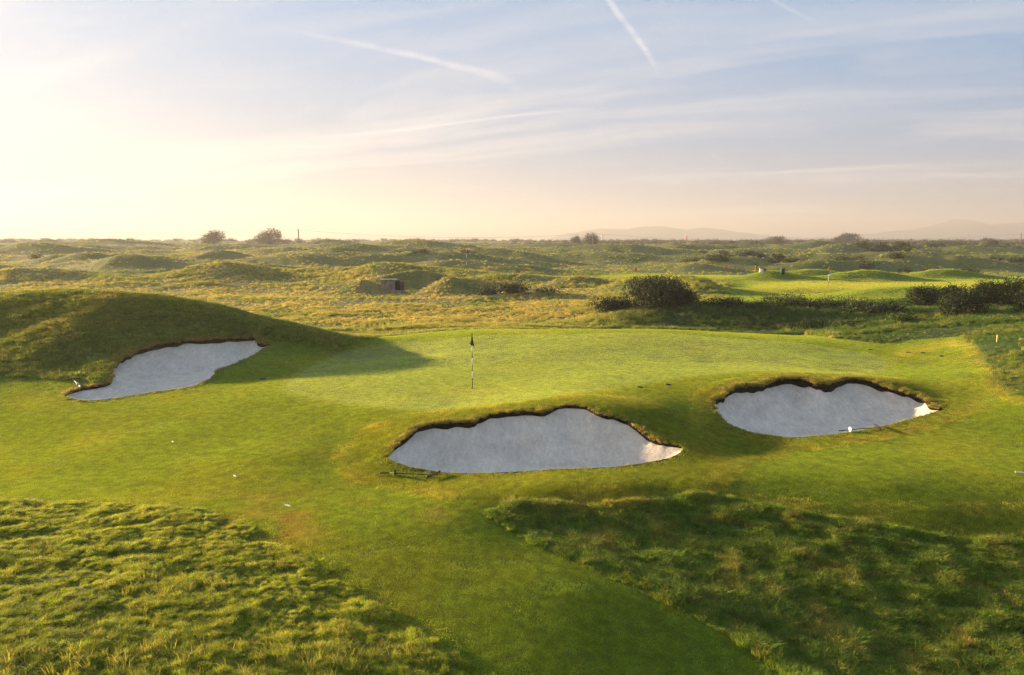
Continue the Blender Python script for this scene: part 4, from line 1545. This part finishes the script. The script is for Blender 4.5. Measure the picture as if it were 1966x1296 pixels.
def rake_px(p0, p1, label, **kw):
    a, b = ray_ground([p0, p1])
    d = b - a
    o = rake((a[0], a[1], a[2] + .02), math.atan2(d[1], d[0]), label, L=float(np.hypot(d[0], d[1])), tip=float(d[2]) * .9 if abs(d[2]) < .3 else 0, **kw)
    return o


rake_px((729, 914), (830, 917), "green handled rake lying in front of the central bunker", head_turn=.8, knob_mat=M_BLACK, handle_mat=M_GREENP, grip_mat=M_BLACK, lift=.06, head_len=.55)
rake_px((1610, 832), (1683, 825), "dark green rake with white disc on the lip of the right bunker", head_turn=.6, knob_mat=M_WHITE, handle_mat=M_GREENP, grip_mat=M_BLACK, lift=.06, head_len=.55)
M_GREYH = weathered('pale_grey_handle', (.45, .47, .42), .5, .4, 20, .15)
rake_px((155, 746), (140, 732), "pale handled rake lying on shaded grass by the left bunker", head_turn=.1, knob_mat=M_GREYH, handle_mat=M_GREYH, grip_mat=M_GREYH, lift=.06, head_len=.6)

# ------------------------------------------------------------------ small things on the turf
for (px, py, rz, ln, lab) in [(332, 849, -.9, .16, "white line plate set in the fairway, farthest of three at the left"), (451, 915, -.75, .16, "white line plate set in the fairway, middle of three at the left"),
                              (553, 972, -.55, .19, "white line plate set in the fairway, nearest of three at the left"), (1957, 908, -.2, .22, "white plate on the right fairway at the picture edge")]:
    g = ground(px, py)
    root = empty('line_marker', (g[0], g[1], gz(g[0], g[1])), rz)
    tag(root, lab, 'marker', 'white plates in the fairway')
    MB().box((0, 0, .018), (ln, .035, .03)).build('plate', M_WHITE, root, bevel=.006)
    for sx in (-1, 1):
        MB().tube([(sx * ln * .36, 0, .030), (sx * ln * .36, 0, .037)], .010, 8).build('screw', M_BLACK, root)

SPR = [(505, 728, "dark drain lid in the slope right of the left bunker"), (1229, 744, "sprinkler lid on the front apron of the green, left of a pair"), (1283, 739, "sprinkler lid on the front apron of the green, right of a pair"), (1671, 672, "sprinkler lid at the right back corner of the green"),
       (1744, 677, "sprinkler lid right of the green, left of a close pair"), (1772, 678, "sprinkler lid right of the green, right of a close pair"), (1808, 684, "sprinkler lid farthest right beyond the green")]
for (px, py, lab) in SPR:
    g = ground(px, py)
    z = gz(g[0], g[1])
    root = empty('sprinkler_lid', (g[0], g[1], z + .012))
    tag(root, lab, 'sprinkler', 'sprinkler lids round the green')
    rr = .17 if px == 505 else .13
    MB().tube([(0, 0, -.03), (0, 0, .008), (0, 0, .014)], [rr, rr, rr * .93], 18).build('rim', M_BLACK, root)
    MB().tube([(0, 0, .013), (0, 0, .022)], [rr * .72, rr * .68], 16).build('lid', M_DARK, root)

g = ground(1914, 657)
root = empty('marker_stake', (g[0], g[1], gz(g[0], g[1])))
tag(root, "pale wooden stake in the grass below the right gorse", 'stake')
MB().box((0, 0, .16), (.05, .05, .36)).build('stake', weathered('pale_stake_wood', (.5, .38, .16), .8, .1, 20, .2), root)
MB().box((0, 0, .355), (.05, .05, .03), taper=.3).build('pointed_top', MATS['pale_stake_wood'], root)

# ------------------------------------------------------------------ far tee: bins, posts, signs
def at_far(px, py):
    g = ground(px, py)
    return (float(g[0]), float(g[1]), gz(g[0], g[1]))


for i, (px, py, lab) in enumerate([(1220, 521, "orange wooden tee post, leftmost on the far tee"), (1393, 518, "orange wooden tee post near the middle of the far tee"), (1452, 517, "short reddish tee post left of the white tee box")]):
    x, y, z = at_far(px, py)
    root = empty('tee_post', (x, y, z))
    tag(root, lab, 'post', 'tee posts on the far tee')
    w_ = 4.5 * y / F
    MB().box((0, 0, .3), (w_, .18, .66)).build('post', M_POST, root, bevel=.02)
    MB().box((0, 0, .67), (w_ * 1.15, .24, .07)).build('cap', M_POST, root)

x, y, z = at_far(1464, 523)
root = empty('tee_box', (x, y, z))
tag(root, "white and black tee box standing on the far tee", 'box')
root.scale = (.62, .62, .62)
MB().box((-.28, 0, .4), (.75, .5, .72)).build('white_panel', M_WHITE, root, bevel=.03)
MB().box((.38, 0, .4), (.5, .48, .74)).build('dark_side', M_BLACK, root, bevel=.02)
MB().box((0, 0, .81), (1.3, .56, .06)).build('lid', M_POST, root)
for sx in (-.45, .45):
    MB().box((sx, 0, .02), (.1, .4, .08)).build('foot', M_BLACK, root)

x, y, z = at_far(1502, 527)
root = empty('litter_bin', (x, y, z))
tag(root, "dark green litter bin with a post behind it on the far tee", 'bin')
root.scale = (.85, .85, .85)
MB().box((0, 0, .45), (.52, .5, .8), taper=1.18).build('body', M_GREENP, root, bevel=.03)
MB().box((.06, -.27, .45), (.42, .04, .74)).build('front_panel', M_BLACK, root)
MB().box((0, 0, .89), (.66, .62, .08)).build('lid', M_BLACK, root, bevel=.02)
MB().tube([(-.05, .3, 0), (-.05, .3, 1.35)], .035, 8).build('post', M_BLACK, root)
for sx in (-.25, .25):
    MB().tube([(sx - .03, .2, .08), (sx + .03, .2, .08)], .08, 12).build('wheel', M_BLACK, root)

for (px, py, lab) in [(1465, 527, "blue grey round tee sign in front of the white tee box"), (1594, 528, "blue grey round tee sign right of the far red flag"), (1331, 519, "blue grey sign plate at the left of the far tee")]:
    x, y, z = at_far(px, py)
    root = empty('tee_sign', (x, y, z))
    tag(root, lab, 'sign', 'tee signs')
    MB().tube([(0, 0, -.1), (0, 0, .3)], .03, 8).build('stem', M_BLACK, root)
    n = 16
    vs = [(.22 * math.cos(2 * math.pi * i / n), yy, .40 + .22 * math.sin(2 * math.pi * i / n)) for yy in (-.03, .03) for i in range(n)]
    fs = [tuple(range(n)), tuple(range(2 * n - 1, n - 1, -1))] + [(i, n + i, n + (i + 1) % n, (i + 1) % n) for i in range(n)]
    MB().add(vs, fs).build('plate', M_BLUE, root)

# ------------------------------------------------------------------ old concrete shelter between two mounds
D_ = 89.5
x = pxd(752, D_)
root = empty('concrete_shelter', (x, D_, gz(x, D_) - .1), .12)
tag(root, "small old concrete shelter with dark doorway set between two grassy mounds", 'shelter')
MB().box((-.45, .5, .72), (1.75, 1.6, 1.45)).build('wall', M_CONC, root, bevel=.03)
MB().box((-.35, .45, 1.52), (2.1, 1.9, .14)).build('roof_slab', M_CONC, root, bevel=.03)
MB().box((.72, .7, .68), (.55, 1.2, 1.35)).build('doorway', M_DARK, root)
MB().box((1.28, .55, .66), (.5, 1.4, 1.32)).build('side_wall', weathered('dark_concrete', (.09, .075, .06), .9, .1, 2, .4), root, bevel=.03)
MB().box((.45, -.42, .1), (2.6, .5, .2)).build('step', M_CONC, root)

# ------------------------------------------------------------------ utility poles and wires
def pole(px, D, py_top, py_base, label, arm=True):
    x = pxd(px, D)
    zt = CAMZ - D * (py_top - 462.9) / F
    zb = CAMZ - D * (py_base - 462.9) / F
    zg = min(gz(x, D), zb) - .5
    root = empty('utility_pole', (x, D, zg))
    tag(root, label, 'utility pole', 'utility poles across the links')
    h = zt - zg
    MB().tube([(0, 0, 0), (0, 0, h * .5), (0, 0, h)], [.30, .26, .21], 10).build('pole', M_WOOD, root, smooth=True)
    MB().box((0, -.25, h - .7), (1.9 if arm else .7, .16, .18)).build('crossarm', M_WOOD, root)
    for sx in ((-.8, 0, .8) if arm else (0,)):
        MB().tube([(sx, -.25, h - .6), (sx, -.25, h - .35)], [.07, .05], 8).build('insulator', M_BLACK, root)
    return Vector((x, D - .25, zg + h - .4))


P0 = pole(-420, 330, 436, 472, "utility pole out of the left edge of the picture")
P1 = pole(577, 330, 440, 474, "dark utility pole on the left, beside the right lone bush", False)
P2 = pole(1137, 345, 447, 479, "sunlit utility pole in front of the round tree at the centre", False)
P3 = pole(1583, 560, 458, 476, "short distant utility pole left of the broad horizon tree", False)
P4 = pole(1951, 420, 448, 469, "utility pole at the right edge of the picture", False)


def wire(a, b, sag, label, rad=.035):
    pts = []
    for i in range(25):
        t = i / 24
        p = a.lerp(b, t)
        pts.append((p.x - a.x, p.y - a.y, p.z - a.z - sag * 4 * t * (1 - t)))
    root = empty('overhead_wire', a)
    tag(root, label, 'wire', 'wires between the utility poles')
    MB().tube(pts, rad, 5).build('cable', M_WIRE, root)


wire(P0, P1, 1.7, "overhead wire running off the left edge from the left pole")
wire(P1, P2, 2.6, "overhead wire between the left and centre poles")
wire(P2, P3, 2.4, "overhead wire from the centre pole down towards the distant pole")
wire(P3, P4, 1.6, "overhead wire between the distant pole and the rightmost pole")

# ------------------------------------------------------------------ sea, far shore
sea_m, sk, sb = principled('sea_water', (.045, .065, .08), .18, .5)
geo_ = sk.node('ShaderNodeNewGeometry')
sk.l.new(sk.bump(sk.noise(geo_.outputs['Position'], .35, 4, .6), .5, .4), sb.inputs['Normal'])
me = np_mesh('sea', [(-400, 1150, 0), (19000, 700, 0), (19000, 19000, 0), (-9000, 19000, 0), (-3000, 1750, 0)], np.array([[0, 1, 2], [0, 2, 3], [0, 3, 4]]), sea_m)
o = mesh_obj('sea', me, None, (0, 0, -.6))
o["kind"] = "structure"


def hills(name, prof, D, thick):
    """ridge from (pixel column, pixel row of the crest) pairs"""
    pxs = np.linspace(prof[0][0], prof[-1][0], 160)
    pys = np.interp(pxs, [q[0] for q in prof], [q[1] for q in prof])
    x = (pxs - W / 2) / F * D
    zc = CAMZ + D * (463 - pys) / F
    zc = np.maximum(zc + 1.6 * fbm(x, x * 0 + 3, 260, 4, .5, 230) * np.clip((zc + 2) / 20, 0, 1), -2)
    rows = []
    nr = 10
    for j in range(nr):
        t = j / (nr - 1) * 2 - 1
        zz = zc * (1 - t * t) ** .8 * (1 + .12 * fbm(x, x * 0 + j * 211.0, 200, 3, .5, 240)) - 3
        rows.append(np.column_stack([x, np.full(len(x), D) + t * thick, zz]))
    V = np.vstack(rows)
    n = len(x)
    i = np.arange(n - 1)
    f = np.vstack([np.stack([j * n + i, j * n + i + 1, (j + 1) * n + i + 1, (j + 1) * n + i], 1) for j in range(nr - 1)])
    o = mesh_obj(name, np_mesh(name, V, f, M_HILL, True))
    o["kind"] = "structure"


hills('hills', [(1040, 462), (1090, 447), (1150, 438), (1200, 439), (1262, 434), (1310, 441), (1350, 436), (1400, 444), (1450, 450), (1540, 456), (1640, 459)], 4000, 380)
hills('hills', [(1440, 462), (1560, 455), (1680, 447), (1770, 438), (1832, 421), (1870, 431), (1966, 428), (2100, 440), (2300, 455)], 4150, 380)


def on_sea(px, D):
    return (pxd(px, D), D, -.6)


# pier with lighthouse
D_ = 1750.0
root = empty('harbour_pier', on_sea(1344, D_))
tag(root, "long low stone pier running right from the red lighthouse", 'pier')
s = D_ / F
MB().box((6 * s, 0, 1.6), (84 * s, 9, 4.4)).build('deck', M_STONE, root)
MB().box((26 * s, 0, 4.3), (30 * s, 7, 1.4)).build('parapet', M_STONE, root)
MB().box((-32 * s, 0, 2.2), (18 * s, 16, 5.6), taper=.85).build('pier_head', M_STONE, root)
root = empty('lighthouse', (pxd(1314, D_), D_, 5.0))
tag(root, "red tapered lighthouse at the end of the far pier", 'lighthouse')
MB().tube([(0, 0, -1.5), (0, 0, 1.0), (0, 0, 8), (0, 0, 14.5)], [4.6, 4.4, 3.6, 2.9], 16).build('tower', M_RED, root)
MB().tube([(0, 0, 14.5), (0, 0, 15.2)], [3.9, 3.9], 16).build('gallery', M_RED, root)
MB().tube([(0, 0, 15.2), (0, 0, 17.6)], [1.9, 1.9], 12).build('lantern', M_WHITE, root)
MB().tube([(0, 0, 17.6), (0, 0, 19.2)], [2.2, .3], 12).build('roof', M_RED, root)

root = empty('pale_tower', (pxd(1155, 1500), 1500, 1.0))
tag(root, "thin pale grey tower on the horizon right of the round tree", 'tower')
MB().tube([(0, 0, 0), (0, 0, 8), (0, 0, 15.5)], [2.2, 2.0, 1.8], 12).build('shaft', M_BLUE, root)
MB().tube([(0, 0, 15.5), (0, 0, 17.2)], [2.4, 2.4], 12).build('head', M_BLUE, root)

HOUSES = [(1385, 18, 4), (1420, 10, 5), (1700, 22, 5), (1722, 14, 6), (1745, 16, 5), (1770, 20, 6), (1800, 14, 5), (1560, 18, 4), (1610, 12, 4), (1860, 20, 5)]
HL = ["long white shore building right of the lighthouse pier", "small white shore building second right of the pier", "first of a row of pale buildings on the far right shore", "second of the row of pale buildings on the far right shore", "third of the row of pale buildings on the far right shore",
      "fourth and tallest of the row of pale buildings on the far right shore", "fifth of the row of pale buildings on the far right shore", "low pale building on the far shore left of the broad horizon tree", "low pale building on the far shore behind the broad horizon tree", "lone pale building on the far shore towards the rightmost pole"]
for i, (px, w_, h_) in enumerate(HOUSES):
    Dh = 2150
    s = Dh / F
    root = empty('shore_building', (pxd(px, Dh), Dh, -.6))
    tag(root, HL[i], 'building', 'buildings on the far shore')
    bw, bh = w_ * s * .8, h_ * s * .9 + 2.5
    MB().box((0, 0, bh / 2), (bw, 14, bh)).build('wall', M_WALL, root)
    MB().add([(-bw / 2 - .5, -7.5, bh), (bw / 2 + .5, -7.5, bh), (bw / 2 + .5, 7.5, bh), (-bw / 2 - .5, 7.5, bh), (-bw / 2 - .5, 0, bh + 3), (bw / 2 + .5, 0, bh + 3)],
             [(0, 1, 5, 4), (2, 3, 4, 5), (0, 4, 3), (1, 2, 5), (0, 3, 2, 1)]).build('roof', M_ROOF, root)
    for q in range(max(2, int(bw / 7))):
        xx = -bw / 2 + (q + .5) * bw / max(2, int(bw / 7))
        MB().box((xx, -7.05, bh * .55), (2.0, .3, bh * .3)).build('window', M_DARK, root)

# ------------------------------------------------------------------ haze
def build_haze():
    m = bpy.data.materials.new('haze_air')
    m.use_nodes = True
    m.node_tree.nodes.clear()
    k = NT(m.node_tree)
    v = k.node('ShaderNodeVolumePrincipled')
    v.inputs['Color'].default_value = (.55, .545, .56, 1)
    v.inputs['Density'].default_value = HAZE
    v.inputs['Anisotropy'].default_value = HAZE_G
    o = k.node('ShaderNodeOutputMaterial')
    k.l.new(v.outputs[0], o.inputs['Volume'])
    m.cycles.volume_sampling = 'DISTANCE'
    q = MB().box((0, 0, (HAZE_TOP - 10) / 2), (40000, 40000, HAZE_TOP + 10)).build('haze', m)
    q["kind"] = "stuff"
    tag(q, 'thin warm morning haze over the links', 'haze')


HAZE, HAZE_G, HAZE_TOP = 0.00052, 0.27, 150
build_haze()
